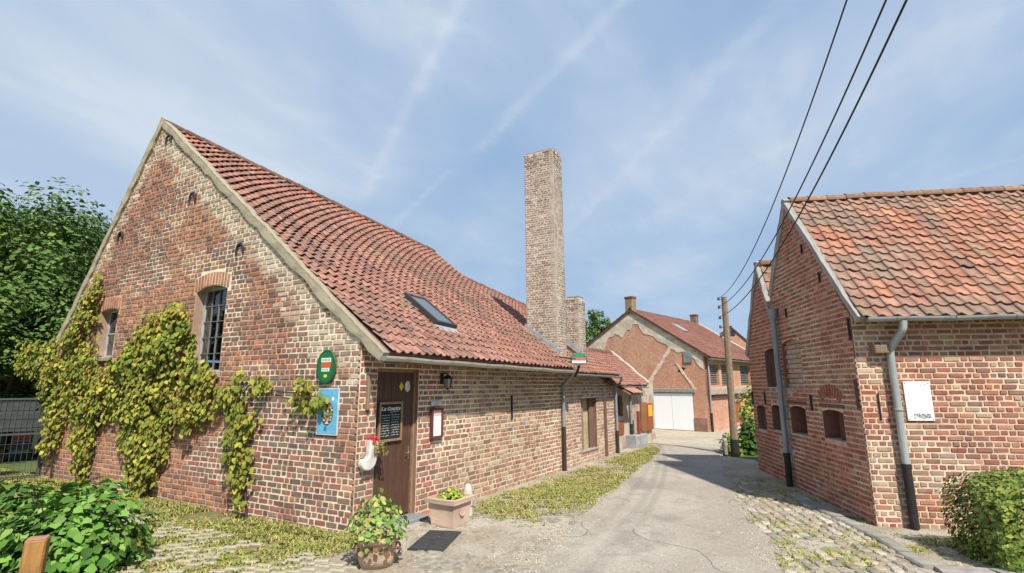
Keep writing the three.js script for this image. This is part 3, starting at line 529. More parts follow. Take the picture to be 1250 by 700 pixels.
const innRoof_sky = (() => { let best = 1e9, r; for (let a = 0.05; a < 0.95; a += 0.005) for (let b = 0.3; b < 0.98; b += 0.005) { const s = toScreen(ridgeA.clone().lerp(ridgeB, a).lerp(eaveA.clone().lerp(eaveB, a), b)), e = Math.hypot(s[0] - 524, s[1] - 381); if (e < best) { best = e; r = [a, b, 0.042, 0.075]; } } return r; })();
const innRoof = tileRoof(inn, 'roof', ridgeA, ridgeB, eaveA, eaveB, { cols: 36, rows: 33, color: tileR, seg: 8, sag: (a, b) => -0.10 * Math.sin(Math.PI * a) * Math.sin(Math.PI * clamp(b * 1.1)) + 0.05 * sst(0.8, 1, b), skip: (a, b) => { const q = innRoof_sky; return Math.abs(a - q[0]) < q[2] && Math.abs(b - q[1]) < q[3]; }, ridgeCol: [0.16, 0.085, 0.06] });
tileRoof(inn, 'yard_roof', ridgeA, ridgeB, GF.pt(-10.45, 2.95, -0.2), RIDF.pt(6.9, 2.9, -5.0), { cols: 24, rows: 22, color: tileR, seg: 4, ridge: false });
coping(inn.group, 'coping', GF.pt(apex[0] - 0.02, apex[1] + 0.06, 0.04), GF.pt(0.50, 2.555, 0.04), 0.15, 0.14, GF.N, copingM, 34, 0.022);
coping(inn.group, 'coping', GF.pt(apex[0] + 0.02, apex[1] + 0.05, 0.048), GF.pt(footL[0] - 0.15, footL[1] - 0.02, 0.038), 0.14, 0.14, GF.N, copingM, 34, 0.022);
gutter(inn.group, SF.pt(-0.06, 2.51, 0.545), SF.pt(...SF.at(700, 453, 0.545), 0.545), 0.068, std([0.52, 0.50, 0.46], { roughness: 0.5, metalness: 0.3, map: mottle }), 8);
onWall(inn.group, SF, 'eaves_board', boxG(6.4, 0.16, 0.03, 3.25, 2.50, 0.42), M.woodOld);
downpipe(inn.group, [SF.pt(6.42, 2.44, 0.50), SF.pt(6.50, 2.30, 0.36), SF.pt(6.58, 2.10, 0.10), SF.pt(6.60, 2.0, 0.075), SF.pt(6.60, -0.02, 0.075)], 0.042, 1.0, M.zinc, M.brownIron);
{ // skylight lying in the tiles
  const P = innRoof.P, q = innRoof_sky, o = P(q[0], q[1]), ex = P(q[0] + 0.02, q[1]).sub(P(q[0] - 0.02, q[1])).normalize(), ey = P(q[0], q[1] - 0.02).sub(P(q[0], q[1] + 0.02)).normalize(), ez = new THREE.Vector3().crossVectors(ex, ey).normalize(); if (ez.y < 0) ez.negate();
  const w = ridgeA.distanceTo(ridgeB) * q[2] * 2 * 0.86, l = ridgeA.distanceTo(eaveA) * q[3] * 2 * 0.86;
  const s = part(inn.group, 'skylight', polyG(rect(-w / 2, -l / 2, w / 2, l / 2), 0.10, [rect(-w / 2 + 0.06, -l / 2 + 0.06, w / 2 - 0.06, l / 2 - 0.06)]), std([0.05, 0.05, 0.052], { roughness: 0.5, metalness: 0.3 }));
  s.matrix.makeBasis(ex, new THREE.Vector3().crossVectors(ez, ex), ez); s.quaternion.setFromRotationMatrix(s.matrix); s.position.copy(o).addScaledVector(ez, 0.11).sub(C0);
  part(s, 'pane', boxG(w - 0.12, l - 0.12, 0.01, 0, 0, -0.02), std([0.10, 0.11, 0.12], { roughness: 0.12 }));
  part(s, 'flashing', boxG(w + 0.12, 0.2, 0.012, 0, -l / 2 - 0.10, -0.085), M.lead);
}
layTiles(inn, 300, 6); layBricks(inn, 300, 10);
// the door and its sill
{
  const w = door.x1 - door.x0, z = -0.13;
  const d = onWall(inn.group, SF, 'door', boxG(w - 0.10, door.y1 - 0.06, 0.05, (door.x0 + door.x1) / 2, door.y1 / 2 + 0.04, z), M.woodBrown);
  for (let i = 0; i < 5; i++) part(d, 'plank', bevBox((w - 0.12) / 5 - 0.006, door.y1 - 0.12, 0.016, 0.003, door.x0 + 0.06 + (w - 0.12) * (i + 0.5) / 5, door.y1 / 2 + 0.03, z + 0.032), M.woodBrown);
  part(d, 'handle', merge([new THREE.CylinderGeometry(0.009, 0.009, 0.05, 8).rotateX(Math.PI / 2).translate(0, 0, 0.02), new THREE.CylinderGeometry(0.008, 0.008, 0.11, 8).rotateZ(Math.PI / 2).translate(-0.05, 0, 0.045), boxG(0.035, 0.2, 0.008)]).translate(door.x1 - 0.12, 1.02, z + 0.05), std([0.4, 0.36, 0.28], { metalness: 0.8, roughness: 0.4 }));
  const fr = onWall(inn.group, SF, 'door_frame', polyG(rect(door.x0 + 0.002, 0.02, door.x1 - 0.002, door.y1 - 0.002), 0.05, [rect(door.x0 + 0.04, 0.03, door.x1 - 0.04, door.y1 - 0.05)]).translate(0, 0, -0.07), M.woodLight);
  onWall(inn.group, SF, 'doorstep', bevBox(w + 0.16, 0.08, 0.42, 0.012, (door.x0 + door.x1) / 2, 0.02, 0.02), std([0.28, 0.30, 0.32], { map: mottle, roughness: 0.8 }));
  // two stickers on the door
  const st = SF.at(490, 472, z + 0.045), so = SF.at(497.5, 472, z + 0.045);
  const dia = new THREE.Shape([[0, -0.075], [0.05, 0], [0, 0.075], [-0.05, 0]].map(p => new THREE.Vector2(...p)));
  part(d, 'sticker', new THREE.ExtrudeGeometry(dia, { depth: 0.003, bevelEnabled: false }).translate(st[0], st[1], z + 0.042), new THREE.MeshStandardMaterial({ color: 0xd8c02a, roughness: 0.5 }), 'yellow diamond sticker');
  part(d, 'sticker', new THREE.CylinderGeometry(0.06, 0.06, 0.003, 24).rotateX(Math.PI / 2).scale(1, 1.5, 1).translate(so[0], so[1], z + 0.043), M.white, 'white oval sticker');
}

// ---------------------------------------------------------------- chimneys behind the inn
function chimney(name, label, px0, px1, pyTop, s, depth, hBase, pal, mort, lean) {
  const F = frame(SF.pt(s, 0, 0), 119 * RAD), a = F.at(px0, pyTop), b = F.at(px1, pyTop), w = b[0] - a[0], top = b[1];
  const B = building(name, label, 'chimney', F.pt((a[0] + b[0]) / 2, hBase, -depth / 2));
  const worn = () => 1; const F1 = frame(F.pt(a[0], 0, 0), 119 * RAD), F2 = frame(F.pt(b[0], 0, 0), 29 * RAD);
  const F3 = frame(F.pt(b[0], 0, -depth), 299 * RAD), F4 = frame(F.pt(a[0], 0, -depth), 209 * RAD);
  const o = { zone: (x, y) => y > top - 0.09 && rnd() < 0.35 ? null : pickB(y > top - 0.45 && rnd() < 0.5 ? [lin(150, 140, 118, K), lin(140, 122, 104, K)] : fbm(x * 2 + 7, y * 0.8, 3) > 0.6 ? [lin(180, 162, 144, K), lin(176, 158, 142, K)] : pal, 0.08), mortar: () => mort, thick: 0.12, course: 0.066, len: 0.22, inset: 0.03, reveal: mort };
  brickWall(B, 'face', F1, rect(0.012, hBase, w - 0.012, top), o); brickWall(B, 'face', F2, rect(0, hBase, depth, top), o);
  brickWall(B, 'face', F3, rect(0.012, hBase, w - 0.012, top), o); brickWall(B, 'face', F4, rect(0, hBase, depth, top), o);
  const cap = part(B.group, 'cap', bevBox(w - 0.06, 0.07, depth - 0.06, 0.03), std([0.22, 0.20, 0.14], { map: mottle, bumpMap: grain, bumpScale: 0.01 })); cap.rotation.y = F.ry; cap.position.set(0, top - hBase + 0.02, 0);
  part(B.group, 'flashing', boxG(0.12, 0.02, 1), M.lead).visible = true; const f = B.group.children.at(-1);
  B.f = f; layBricks(B, 300, 12); B.F = F; B.w = w; B.a = a; B.b = b; B.depth = depth;
  if (lean) { B.group.rotation.z = lean; }
  return B;
}
const chPal = [lin(204, 190, 174, K), lin(196, 180, 164, K), lin(208, 196, 180, K), lin(190, 172, 156, K), lin(198, 176, 158, K)];
const ch1 = chimney('brick_chimney', 'tall square pale brick chimney rising behind the inn roof', 641, 676.5, 181, 6.95, 0.62, 2.3, chPal, lin(206, 194, 178, 0.88), 0.006);
const ch2 = chimney('brick_chimney', 'short pale chimney stack standing close behind the tall one', 690, 706, 363, 8.6, 0.55, 2.6, chPal, lin(206, 194, 178, 0.88), 0);
for (const [B, sl] of [[ch1, 0.74], [ch2, 0.74]]) { // lead apron stepping down with the roof slope on the near face
  const g = B.f; g.geometry = boxG(Math.hypot(B.w, B.w * sl) + 0.14, 0.15, 0.02); g.rotation.order = 'YXZ'; g.rotation.y = B.F.ry; g.rotation.z = -Math.atan(sl);
  const roofH = 2.46 + 0.74 * (-(B.a[0] + B.b[0]) / 2 + 0.34); const p = B.F.pt((B.a[0] + B.b[0]) / 2, roofH + 0.10, 0.035); g.position.copy(p).sub(B.group.position);
}
// ---------------------------------------------------------------- the two houses on the right, gables to the lane
const rhB = [lin(178, 124, 104, K), lin(166, 112, 94, K), lin(188, 138, 116, K), lin(156, 114, 100, K), lin(172, 104, 86, K)];
const orangeTile = (a, b) => { const n = fbm(a * 7 + 31, b * 5 + 3, 3), m = fbm(a * 16, b * 12 + 90, 2); const t = rnd(); let c = t < 0.5 ? lin(180, 128, 104, K) : t < 0.8 ? lin(171, 119, 97, K) : lin(188, 139, 115, K); c = mixc(c, lin(150, 128, 112, K), sst(0.42, 0.62, n) * 0.8); c = mixc(c, lin(194, 132, 104, K), sst(0.55, 0.75, m) * 0.45); const st = fbm(a * 45, b * 1.6 + 5, 3); c = mixc(c, lin(132, 114, 102, K), sst(0.5, 0.72, st) * 0.5); if (rnd() < 0.06) c = mixc(c, lin(164, 158, 122, K), 0.25); return jit(c, 0.10); };
const barnA = building('brick_house', 'brick house with orange pantile roof, white notice and grey downpipe on its sunny wall', 'building', R0);
const apA = RS.at(957, 245), eaveH = 3.12;
const patch = (x, y) => Math.max(sst(0.85, 0.3, Math.hypot((x + 3.35) / 1.1, (y - 2.0) / 0.55)), sst(0.9, 0.5, Math.hypot((x + 3.3) / 0.5, (y - 1.2) / 1.6)));
const opA = [rect(-3.02, 2.02, -2.70, 2.98), rect(-3.02, 0.98, -2.52, 1.52), archRect(-1.56, 0.98, -0.98, 1.40, 0.05)];
opA[0] = archRect(-3.02, 2.02, -2.68, 2.9, 0.08); 
{ const q = (x0, y0, x1, y1) => { const a = RS.at(x0, y1), b = RS.at(x1, y0); return [a[0], a[1], b[0], b[1]]; };
  const s = q(959, 417, 976, 474), l = q(967, 500, 983, 529), m = q(1007, 505, 1029, 535);
  opA[0] = archRect(s[0], s[1], s[2], s[3], 0.08); opA[1] = archRect(l[0], l[1], l[2], l[3], 0.05); opA[2] = archRect(m[0], m[1], m[2], m[3], 0.04); }
const streetW = brickWall(barnA, 'street_gable', RS, [[-3.42, -0.1], [0, -0.1], [0, 3.2], [apA[0], apA[1] - 0.06], [-3.42, apA[1] - 1.30 * (3.42 + apA[0])]], {
  holes: opA, thick: 0.32, course: 0.084, len: 0.225,
  zone: (x, y) => { const p = patch(x, y); if (rnd() < p) return rnd() < 0.5 ? null : pickB([lin(158, 140, 124, K), lin(170, 150, 132, K)], 0.14); if (rnd() < 0.5 * sst(0.5, 0.6, fbm(x * 1.4, y * 1.4, 3))) return pickB([lin(176, 148, 126, K), lin(164, 128, 108, K)], 0.15); return pickB(rhB, 0.17); },
  mortar: (x, y) => mixc(mixc(lin(200, 166, 142, 0.92), lin(214, 192, 168, 0.95), sst(0.45, 0.6, fbm(x * 1.4, y * 1.4, 3))), lin(178, 172, 162, 0.8), patch(x, y)), reveal: lin(160, 110, 94, 0.85), inset: 0.045,
});
const frontW = brickWall(barnA, 'eaves_wall', RF, rect(0.012, -0.1, 7.2, 3.3), {
  thick: 0.32, course: 0.084, len: 0.225, zone: (x, y) => { const p = sst(0.45, 0.7, fbm(x * 1.1 + 60, y * 1.1, 3) + 0.06); if (rnd() < p * 0.7) return pickB([lin(186, 152, 128, K), lin(174, 136, 114, K), lin(192, 166, 142, K)], 0.14); return pickB(rhB, 0.17); },
  mortar: (x, y) => mixc(lin(214, 184, 158, 0.92), lin(220, 202, 178, 0.95), sst(0.45, 0.55, fbm(x * 1.1 + 60, y * 1.1, 3))),
});
part(barnA.group, 'rear_wall', polyG([[-3.42, -0.1], [0, -0.1], [0, 3.1], [apA[0], apA[1] - 0.15], [-4.4, 2.8], [-4.4, -0.1]], 0.25), std(rhB[1], { map: mottle })).position.copy(dirOf(98 * RAD).multiplyScalar(7.1)); barnA.group.children.at(-1).rotation.y = RS.ry;
const rid0 = RS.pt(apA[0], apA[1], -0.10), rid1 = rid0.clone().addScaledVector(RF.X, 7.2), ev0 = RF.pt(0.02, eaveH, 0.30), ev1 = RF.pt(7.3, eaveH, 0.30);
tileRoof(barnA, 'roof', rid0, rid1, ev0, ev1, { cols: 33, rows: 15, color: orangeTile, seg: 9, sag: (a, b) => -0.04 * Math.sin(Math.PI * b) + 0.035 * (fbm(a * 5, b * 4, 2) - 0.5), ridgeCol: [0.30, 0.17, 0.11], amp: 0.03 });
tileRoof(barnA, 'far_roof', rid0, rid1, RS.pt(-4.2, 3.1, -0.1), RS.pt(-4.2, 3.1, -7.3), { cols: 30, rows: 14, color: orangeTile, seg: 4, ridge: false });
const cementGrey = std([0.34, 0.33, 0.31], { map: mottle, bumpMap: grain, bumpScale: 0.006 });
coping(barnA.group, 'verge_fillet', RS.pt(apA[0] - 0.02, apA[1] + 0.04, 0.03), RS.pt(0.30, 3.11, 0.03), 0.11, 0.11, RS.N, cementGrey, 20, 0.02);
coping(barnA.group, 'verge_fillet', RS.pt(apA[0] + 0.02, apA[1] + 0.03, 0.028), RS.pt(-3.42, apA[1] - 1.30 * (3.42 + apA[0]), 0.028), 0.13, 0.11, RS.N, cementGrey, 14, 0.02);
gutter(barnA.group, RF.pt(0.06, eaveH - 0.035, 0.35), RF.pt(7.3, eaveH - 0.035, 0.35), 0.066, M.zinc, 9);
onWall(barnA.group, RF, 'eaves_board', boxG(7.0, 0.12, 0.03, 3.7, eaveH - 0.03, 0.27), M.woodOld);
{ const a = RF.at(1087, 440, 0.08), b = RF.at(1119, 648, 0.08), x = (a[0] + b[0]) / 2; const paleZinc = std([0.44, 0.49, 0.48], { roughness: 0.5, metalness: 0.15, map: mottle });
  downpipe(barnA.group, [RF.pt(x + 0.10, eaveH - 0.08, 0.35), RF.pt(x + 0.09, eaveH - 0.22, 0.33), RF.pt(x + 0.02, eaveH - 0.46, 0.12), RF.pt(x, eaveH - 0.56, 0.085), RF.pt(x, 0.02, 0.085)], 0.052, 0.86, paleZinc, M.iron);
  onWall(barnA.group, RF, 'corbel', bevBox(0.22, 0.13, 0.2, 0.01, x - 0.13, eaveH - 0.50, 0.05), M.woodOld);
  const c = RF.at(1093, 500, 0.02); onWall(barnA.group, RF, 'wall_anchor', bevBox(0.022, 0.4, 0.02, 0.004, x - 0.22, 1.75, 0.014), M.iron); }
// openings in the street gable: a slit laid open with checkered brick, two cellar lights
function bounds(h) { const xs = h.map(p => p[0]), ys = h.map(p => p[1]); return [Math.min(...xs), Math.min(...ys), Math.max(...xs), Math.max(...ys)]; }
{
  const [x0, y0, x1, y1] = bounds(opA[0]); const lat = onWall(barnA.group, RS, 'brick_lattice', bevBox(x1 - x0 + 0.06, 0.05, 0.3, 0.006, (x0 + x1) / 2, y0 - 0.02, -0.15), M.concrete);
  for (let j = 0; j < 10; j++) for (let i = 0; i < 2; i++) part(lat, 'lattice_brick', colored(bevBox((x1 - x0) * 0.5, (y1 - y0) / 10 - 0.012, 0.1, 0.006), jit(lin(196, 172, 152, K), 0.14)), M.brick).position.set(lerp(x0, x1, i * 0.5 + (j % 2 ? 0.32 : 0.12)), y0 + (y1 - y0) * (j + 0.5) / 10, -0.12);
  for (const k of [1, 2]) { const [a0, b0, a1, b1] = bounds(opA[k]); const h = onWall(barnA.group, RS, 'cellar_light', bevBox(a1 - a0 + 0.04, 0.04, 0.28, 0.006, (a0 + a1) / 2, b0 - 0.012, -0.15), M.concrete); part(h, 'shutter', bevBox((a1 - a0) * 0.42, (b1 - b0) * 0.96, 0.03, 0.004, a0 + (a1 - a0) * (k === 1 ? 0.80 : 0.62), (b0 + b1) / 2, -0.15), std([0.12, 0.045, 0.03], { map: mottle })); part(h, 'lintel', bevBox(a1 - a0 + 0.14, 0.05, 0.03, 0.006, (a0 + a1) / 2, b1 + 0.07, 0.0), std([0.17, 0.10, 0.075], { map: mottle })); }
  const [m0, , m1, mt] = bounds(opA[2]); for (let i = 0; i < 9; i++) { const t = (i + 0.5) / 9, m = part(streetW, 'arch_brick', brickGeo(-0.034, 0.034, 0, 0.2, 0.010, jit(lin(166, 108, 88, K), 0.12)), M.brick); const a = lerp(0.75, -0.75, t); m.position.set((m0 + m1) / 2 - Math.sin(a) * 0.50, mt - 0.22 + Math.cos(a) * 0.46, 0.004); m.rotation.z = a; }
}
for (const [a, b, c, d] of [[1045, 463, 1050, 499], [989, 482, 994, 502], [1036, 388, 1040, 416], [1001, 333, 1002, 345], [979, 299, 980, 309], [960, 379, 961, 386]]) { const p = RS.at(a, b), q = RS.at(c, d), x = (p[0] + q[0]) / 2; onWall(barnA.group, RS, 'wall_anchor', bevBox(0.035, Math.max(0.18, p[1] - q[1]), 0.03, 0.006, x, (p[1] + q[1]) / 2, 0.018), M.iron); }
layTiles(barnA, 300, 8); layBricks(barnA, 300, 10);

const barnB = building('brick_house', 'lower brick house adjoining the orange-roofed one, grey-blue downpipe between them', 'building', RS.pt(-3.5, 0));
const apB = RS.at(923, 321); const nearB = RS.at(943, 383);
const opB = [[937, 427, 948, 473], [926, 498, 934, 524], [944, 498, 953, 525]].map(r => { const a = RS.at(r[0], r[3]), b = RS.at(r[2], r[1]); return archRect(a[0], a[1], b[0], b[1], 0.05); });
brickWall(barnB, 'street_gable', RS, [[-5.35, -0.1], [-3.44, -0.1], [-3.44, nearB[1]], [apB[0], apB[1]], [-5.35, 3.0]], { holes: opB, thick: 0.3, zone: (x, y) => { const p = patch(x, y); if (rnd() < p) return rnd() < 0.5 ? null : pickB([lin(158, 140, 124, K)], 0.14); return pickB(rhB, 0.17); }, mortar: (x, y) => mixc(lin(200, 166, 142, 0.92), lin(178, 172, 162, 0.9), patch(x, y)) });
for (const h of opB) { const [a0, b0, a1, b1] = bounds(h); const w = onWall(barnB.group, RS, 'window', bevBox(a1 - a0 + 0.04, 0.04, 0.24, 0.006, (a0 + a1) / 2, b0 - 0.012, -0.13), M.concrete); part(w, 'shutter', bevBox((a1 - a0) * 0.8, (b1 - b0) * 0.94, 0.03, 0.004, (a0 + a1) / 2 + 0.03, (b0 + b1) / 2, -0.12), std([0.10, 0.04, 0.028], { map: mottle })); }
{ const rb0 = RS.pt(apB[0], apB[1] - 0.02, -0.08), rb1 = rb0.clone().addScaledVector(RF.X, 6.5);
  tileRoof(barnB, 'roof', rb0, rb1, RS.pt(-3.40, nearB[1] - 0.1, -0.08), RS.pt(-3.40, nearB[1] - 0.1, -6.5), { cols: 29, rows: 6, color: orangeTile, seg: 7 });
  tileRoof(barnB, 'far_roof', rb0, rb1, RS.pt(-5.6, 2.8, -0.08), RS.pt(-5.6, 2.8, -6.5), { cols: 29, rows: 9, color: orangeTile, seg: 4, ridge: false });
  coping(barnB.group, 'verge_fillet', RS.pt(apB[0] - 0.02, apB[1] + 0.05, 0.03), RS.pt(-3.42, nearB[1] + 0.02, 0.03), 0.12, 0.2, RS.N, cementGrey, 10, 0.02);
  coping(barnB.group, 'verge_fillet', RS.pt(apB[0] + 0.02, apB[1] + 0.04, 0.028), RS.pt(-5.5, 2.86, 0.028), 0.12, 0.2, RS.N, cementGrey, 10, 0.02);
  onWall(barnB.group, RS, 'far_wall', boxG(0.25, 2.9, 6, -5.22, 1.4, -3.35), std(rhB[0], { map: mottle }));
  onWall(barnB.group, RS, 'rear_wall', boxG(2.1, 4.2, 0.25, -4.4, 2.0, -6.3), std(rhB[0], { map: mottle }));
  const blueZinc = std([0.30, 0.36, 0.40], { roughness: 0.5, metalness: 0.25, map: mottle });
  const a = RS.at(945, 395, 0.09), b = RS.at(965, 590, 0.09), x = (a[0] + b[0]) / 2;
  downpipe(barnB.group, [RS.pt(x, nearB[1] - 0.05, 0.10), RS.pt(x, nearB[1] - 0.2, 0.10), RS.pt(x, 0.0, 0.10)], 0.055, 0.62, blueZinc, M.iron);
  const hop = part(barnB.group, 'hopper', new THREE.CylinderGeometry(0.11, 0.07, 0.24, 10), blueZinc); hop.position.copy(RS.pt(x, nearB[1] - 0.06, 0.10)).sub(barnB.group.position);
  for (const [p, q, r, s] of [[919, 478, 921, 494], [934, 478, 936, 494]]) { const c = RS.at(p, q), d = RS.at(r, s); onWall(barnB.group, RS, 'wall_anchor', bevBox(0.03, c[1] - d[1], 0.03, 0.006, c[0], (c[1] + d[1]) / 2, 0.018), M.iron); }
}
layTiles(barnB, 300, 8); layBricks(barnB, 300, 12);
// ---------------------------------------------------------------- the annex beyond the inn
const annex = building('brick_annex', 'low pale brick annex with boarded window beyond the inn', 'building', SF.pt(6.76, 0));
const AX = frame(SF.pt(0, 0, -0.06), 32 * RAD);
const bw = [AX.at(711, 552), AX.at(728, 489)], axEnd = 10.55;
const annexB = [lin(196, 170, 148, K), lin(182, 152, 132, K), lin(204, 182, 160, K), lin(190, 144, 124, K), lin(168, 138, 122, K)];
const bwR = rect(bw[0][0], 0.28, bw[1][0], 1.72);
brickWall(annex, 'street_wall', AX, rect(6.76, -0.1, axEnd, 2.62), { holes: [bwR], thick: 0.28, zone: () => pickB(annexB, 0.12), mortar: () => lin(216, 200, 180, 0.95), reveal: lin(160, 120, 96, 0.75) });
{ const [x0, y0, x1, y1] = bounds(bwR), w = onWall(annex.group, AX, 'boarded_window', boxG(x1 - x0, y1 - y0, 0.03, (x0 + x1) / 2, (y0 + y1) / 2, -0.19), std(lin(206, 186, 150, 0.8), { map: mottle }));
  part(w, 'board', bevBox((x1 - x0) * 0.30, y1 - y0, 0.05, 0.006, x0 + (x1 - x0) * 0.15, (y0 + y1) / 2, -0.12), M.woodOld); part(w, 'board', bevBox((x1 - x0) * 0.26, y1 - y0, 0.05, 0.006, x1 - (x1 - x0) * 0.13, (y0 + y1) / 2, -0.12), std([0.20, 0.12, 0.085], { map: rep(mottle, 8, 0.5) }));
  part(w, 'sill', bevBox(x1 - x0 + 0.06, 0.05, 0.16, 0.01, (x0 + x1) / 2, y0 + 0.02, -0.05), M.concrete);
  const p = AX.at(738, 560), q = AX.at(739, 490); onWall(annex.group, AX, 'timber_post', bevBox(0.09, 1.62, 0.07, 0.01, (p[0] + q[0]) / 2, 0.80, 0.03), std([0.17, 0.10, 0.07], { map: rep(mottle, 8, 0.5) }));
  onWall(annex.group, AX, 'plaster_patch', bevBox(0.26, 0.36, 0.02, 0.008, (p[0] + q[0]) / 2 + 0.05, 1.82, 0.004), M.plasterPale);
  onWall(annex.group, AX, 'end_wall', boxG(0.25, 2.3, 4.2, axEnd - 0.13, 1.05, -2.42), std(lin(180, 150, 130, 0.7), { map: mottle }));
}
const axRF = frame(GF.pt(-4.6, 0), 32 * RAD), r569 = axRF.at(569, 341), r644 = axRF.at(644, 375), axS = (r644[1] - r569[1]) / (r644[0] - r569[0]);
const axA = axRF.pt(7.2, r569[1] + axS * (7.2 - r569[0])), axB = axRF.pt(13.0, r569[1] + axS * (13.0 - r569[0])), axE0 = SF.pt(6.38, 2.44, 0.34), axE1 = SF.pt(...SF.at(757, 457, 0.34), 0.34);
tileRoof(annex, 'roof', axA, axB, axE0, axE1, { cols: 24, rows: 26, color: (a, b) => { const t = rnd(); return jit(mixc(t < 0.6 ? lin(166, 116, 98, K) : lin(178, 126, 106, K), lin(150, 122, 106, K), sst(0.5, 0.7, fbm(a * 8, b * 8, 3)) * 0.6), 0.13); }, seg: 6, ridgeCol: [0.22, 0.11, 0.075], sag: (a, b) => -0.06 * Math.sin(Math.PI * b) });
{ const back = axRF.pt(6, 2.2, -4.5), back2 = axRF.pt(13, 2.2, -4.5); tileRoof(annex, 'yard_roof', axA, axB, back, back2, { cols: 18, rows: 14, color: () => jit(lin(170, 108, 86, K), 0.13), seg: 4, ridge: false }); }
gutter(annex.group, SF.pt(6.42, 2.37, 0.39), axE1.clone().add(V(0.04, -0.07, 0.03)), 0.05, M.zinc, 3);
{ const a = AX.at(753, 560, 0.07); downpipe(annex.group, [axE1.clone().add(V(0.02, -0.1, 0.02)), SF.pt(axEnd - 0.08, 2.24, 0.22), SF.pt(axEnd - 0.12, 2.08, 0.04), SF.pt(axEnd - 0.12, 1.95, 0.02), SF.pt(axEnd - 0.12, 0, 0.02)], 0.04, 0.62, M.zinc, M.brownIron); }
layTiles(annex, 300, 7); layBricks(annex, 300, 9);

// ---------------------------------------------------------------- lower outbuilding next along, with the orange doors
const shed = building('outbuilding', 'small plastered outbuilding with orange doors between annex and barn', 'building', SF.pt(axEnd + 0.05, 0));
const SH = frame(SF.pt(0, 0, -0.25), 32 * RAD), shEnd = SH.at(797, 520)[0];
const washTex = colTex(512, 256, (u, v) => { const n = fbm(u * 14, v * 7, 5), m = fbm(u * 40 + 3, v * 20, 3); let c = mixc(lin(206, 192, 174, 0.8), lin(186, 160, 140, 0.78), sst(0.4, 0.65, n)); return mixc(c, lin(150, 128, 112, 0.75), sst(0.58, 0.75, m) * 0.6); });
const wash = new THREE.MeshStandardMaterial({ map: washTex, roughness: 1, bumpMap: rep(grain, 2), bumpScale: 0.01 }); washTex.repeat.set(0.12, 0.3);
const q2 = (px0, py0, px1, py1) => { const a = SH.at(px0, py1), b = SH.at(px1, py0); return [a[0], a[1], b[0], b[1]]; };
onWall(shed.group, SH, 'street_wall', polyG(rect(axEnd + 0.02, -0.6, shEnd + 0.3, 2.2), 0.3, [rect(11.15, 1.05, 11.75, 1.75)]), wash);
{ const w = onWall(shed.group, SH, 'window', boxG(0.6, 0.7, 0.02, 11.45, 1.4, -0.14), M.tinted); for (const f of [0.33, 0.66]) part(w, 'glazing_bar', boxG(0.03, 0.7, 0.03, 11.15 + 0.6 * f, 1.4, -0.12), M.woodOld); part(w, 'frame', polyG(rect(11.15, 1.05, 11.75, 1.75), 0.05, [rect(11.2, 1.1, 11.7, 1.7)]).translate(0, 0, -0.08), M.woodOld);
  onWall(shed.group, SH, 'hatch', bevBox(0.55, 0.42, 0.03, 0.005, 11.42, 0.68, 0.02), M.orange);
  onWall(shed.group, SH, 'red_post', bevBox(0.10, 1.25, 0.10, 0.012, 12.55, 0.55, 0.25), M.redPaint);
  const a = SH.at(783.5, 525, 0.05), b = SH.at(797, 525, 0.05);
  const dT = SH.at(791, 491, 0.05)[1], dB = SH.at(791, 526, 0.05)[1]; const dl = onWall(shed.group, SH, 'door', bevBox((b[0] - a[0]) * 0.44, dT - dB, 0.06, 0.008, lerp(a[0], b[0], 0.24), (dT + dB) / 2, 0.05), std([0.30, 0.13, 0.05], { map: rep(mottle, 6, 0.5) })); 
  const dr = onWall(shed.group, SH, 'door', bevBox((b[0] - a[0]) * 0.5, dT - dB - 0.06, 0.06, 0.008, lerp(a[0], b[0], 0.74), (dT + dB) / 2 - 0.02, 0.07), M.orange);
  part(dr, 'yellow_notice', boxG((b[0] - a[0]) * 0.34, 0.42, 0.01, lerp(a[0], b[0], 0.72), dT - 0.32, 0.107), new THREE.MeshStandardMaterial({ color: 0xe8cf3a, roughness: 0.6, map: canvasTex(64, 64, (c) => { c.fillStyle = '#f2d83c'; c.fillRect(0, 0, 64, 64); c.fillStyle = '#fff8d8'; c.fillRect(10, 12, 18, 22); c.fillRect(34, 16, 20, 12); c.fillStyle = '#b89a20'; c.fillRect(12, 42, 40, 5); }) }));
  const gx = SH.at(779, 535, 0.3); onWall(shed.group, SH, 'plinth_box', bevBox(1.2, 0.8, 0.45, 0.02, gx[0] + 0.2, 0.0, 0.15), std([0.36, 0.37, 0.38], { map: mottle }));
}
const shE1 = SF.pt(...SF.at(791, 470, 0.1), 0.1), shPl = frame(shE1, 122 * RAD), shR1 = shPl.pt(...shPl.at(745, 431)), shE0 = SF.pt(10.0, 2.12, 0.1), shR0 = shR1.clone().addScaledVector(dirOf(32 * RAD), -7);
tileRoof(shed, 'roof', shR0, shR1, shE0, shE1, { cols: 34, rows: 14, color: () => jit(lin(172, 122, 104, K), 0.13), seg: 5, ridgeCol: [0.22, 0.11, 0.075] });
{ const b = shR1.clone().addScaledVector(shR1.clone().sub(shE1).setY(0).normalize(), 3).setY(1.9); tileRoof(shed, 'yard_roof', shR0, shR1, b.clone().addScaledVector(dirOf(32 * RAD), -7), b, { cols: 20, rows: 8, color: () => jit(lin(176, 114, 92, K), 0.13), seg: 4, ridge: false }); }
{ const d = shE1.clone().sub(shR1); coping(shed.group, 'verge_fillet', shR1.clone().add(V(0, 0.10, 0)), shE1.clone().add(V(0, 0.10, 0)), 0.20, 0.25, dirOf(32 * RAD).negate(), M.plasterPale, 12, 0.03); }
gutter(shed.group, SF.pt(10.62, 2.05, 0.16), shE1.clone().add(V(0, -0.08, 0)), 0.045, M.zinc);
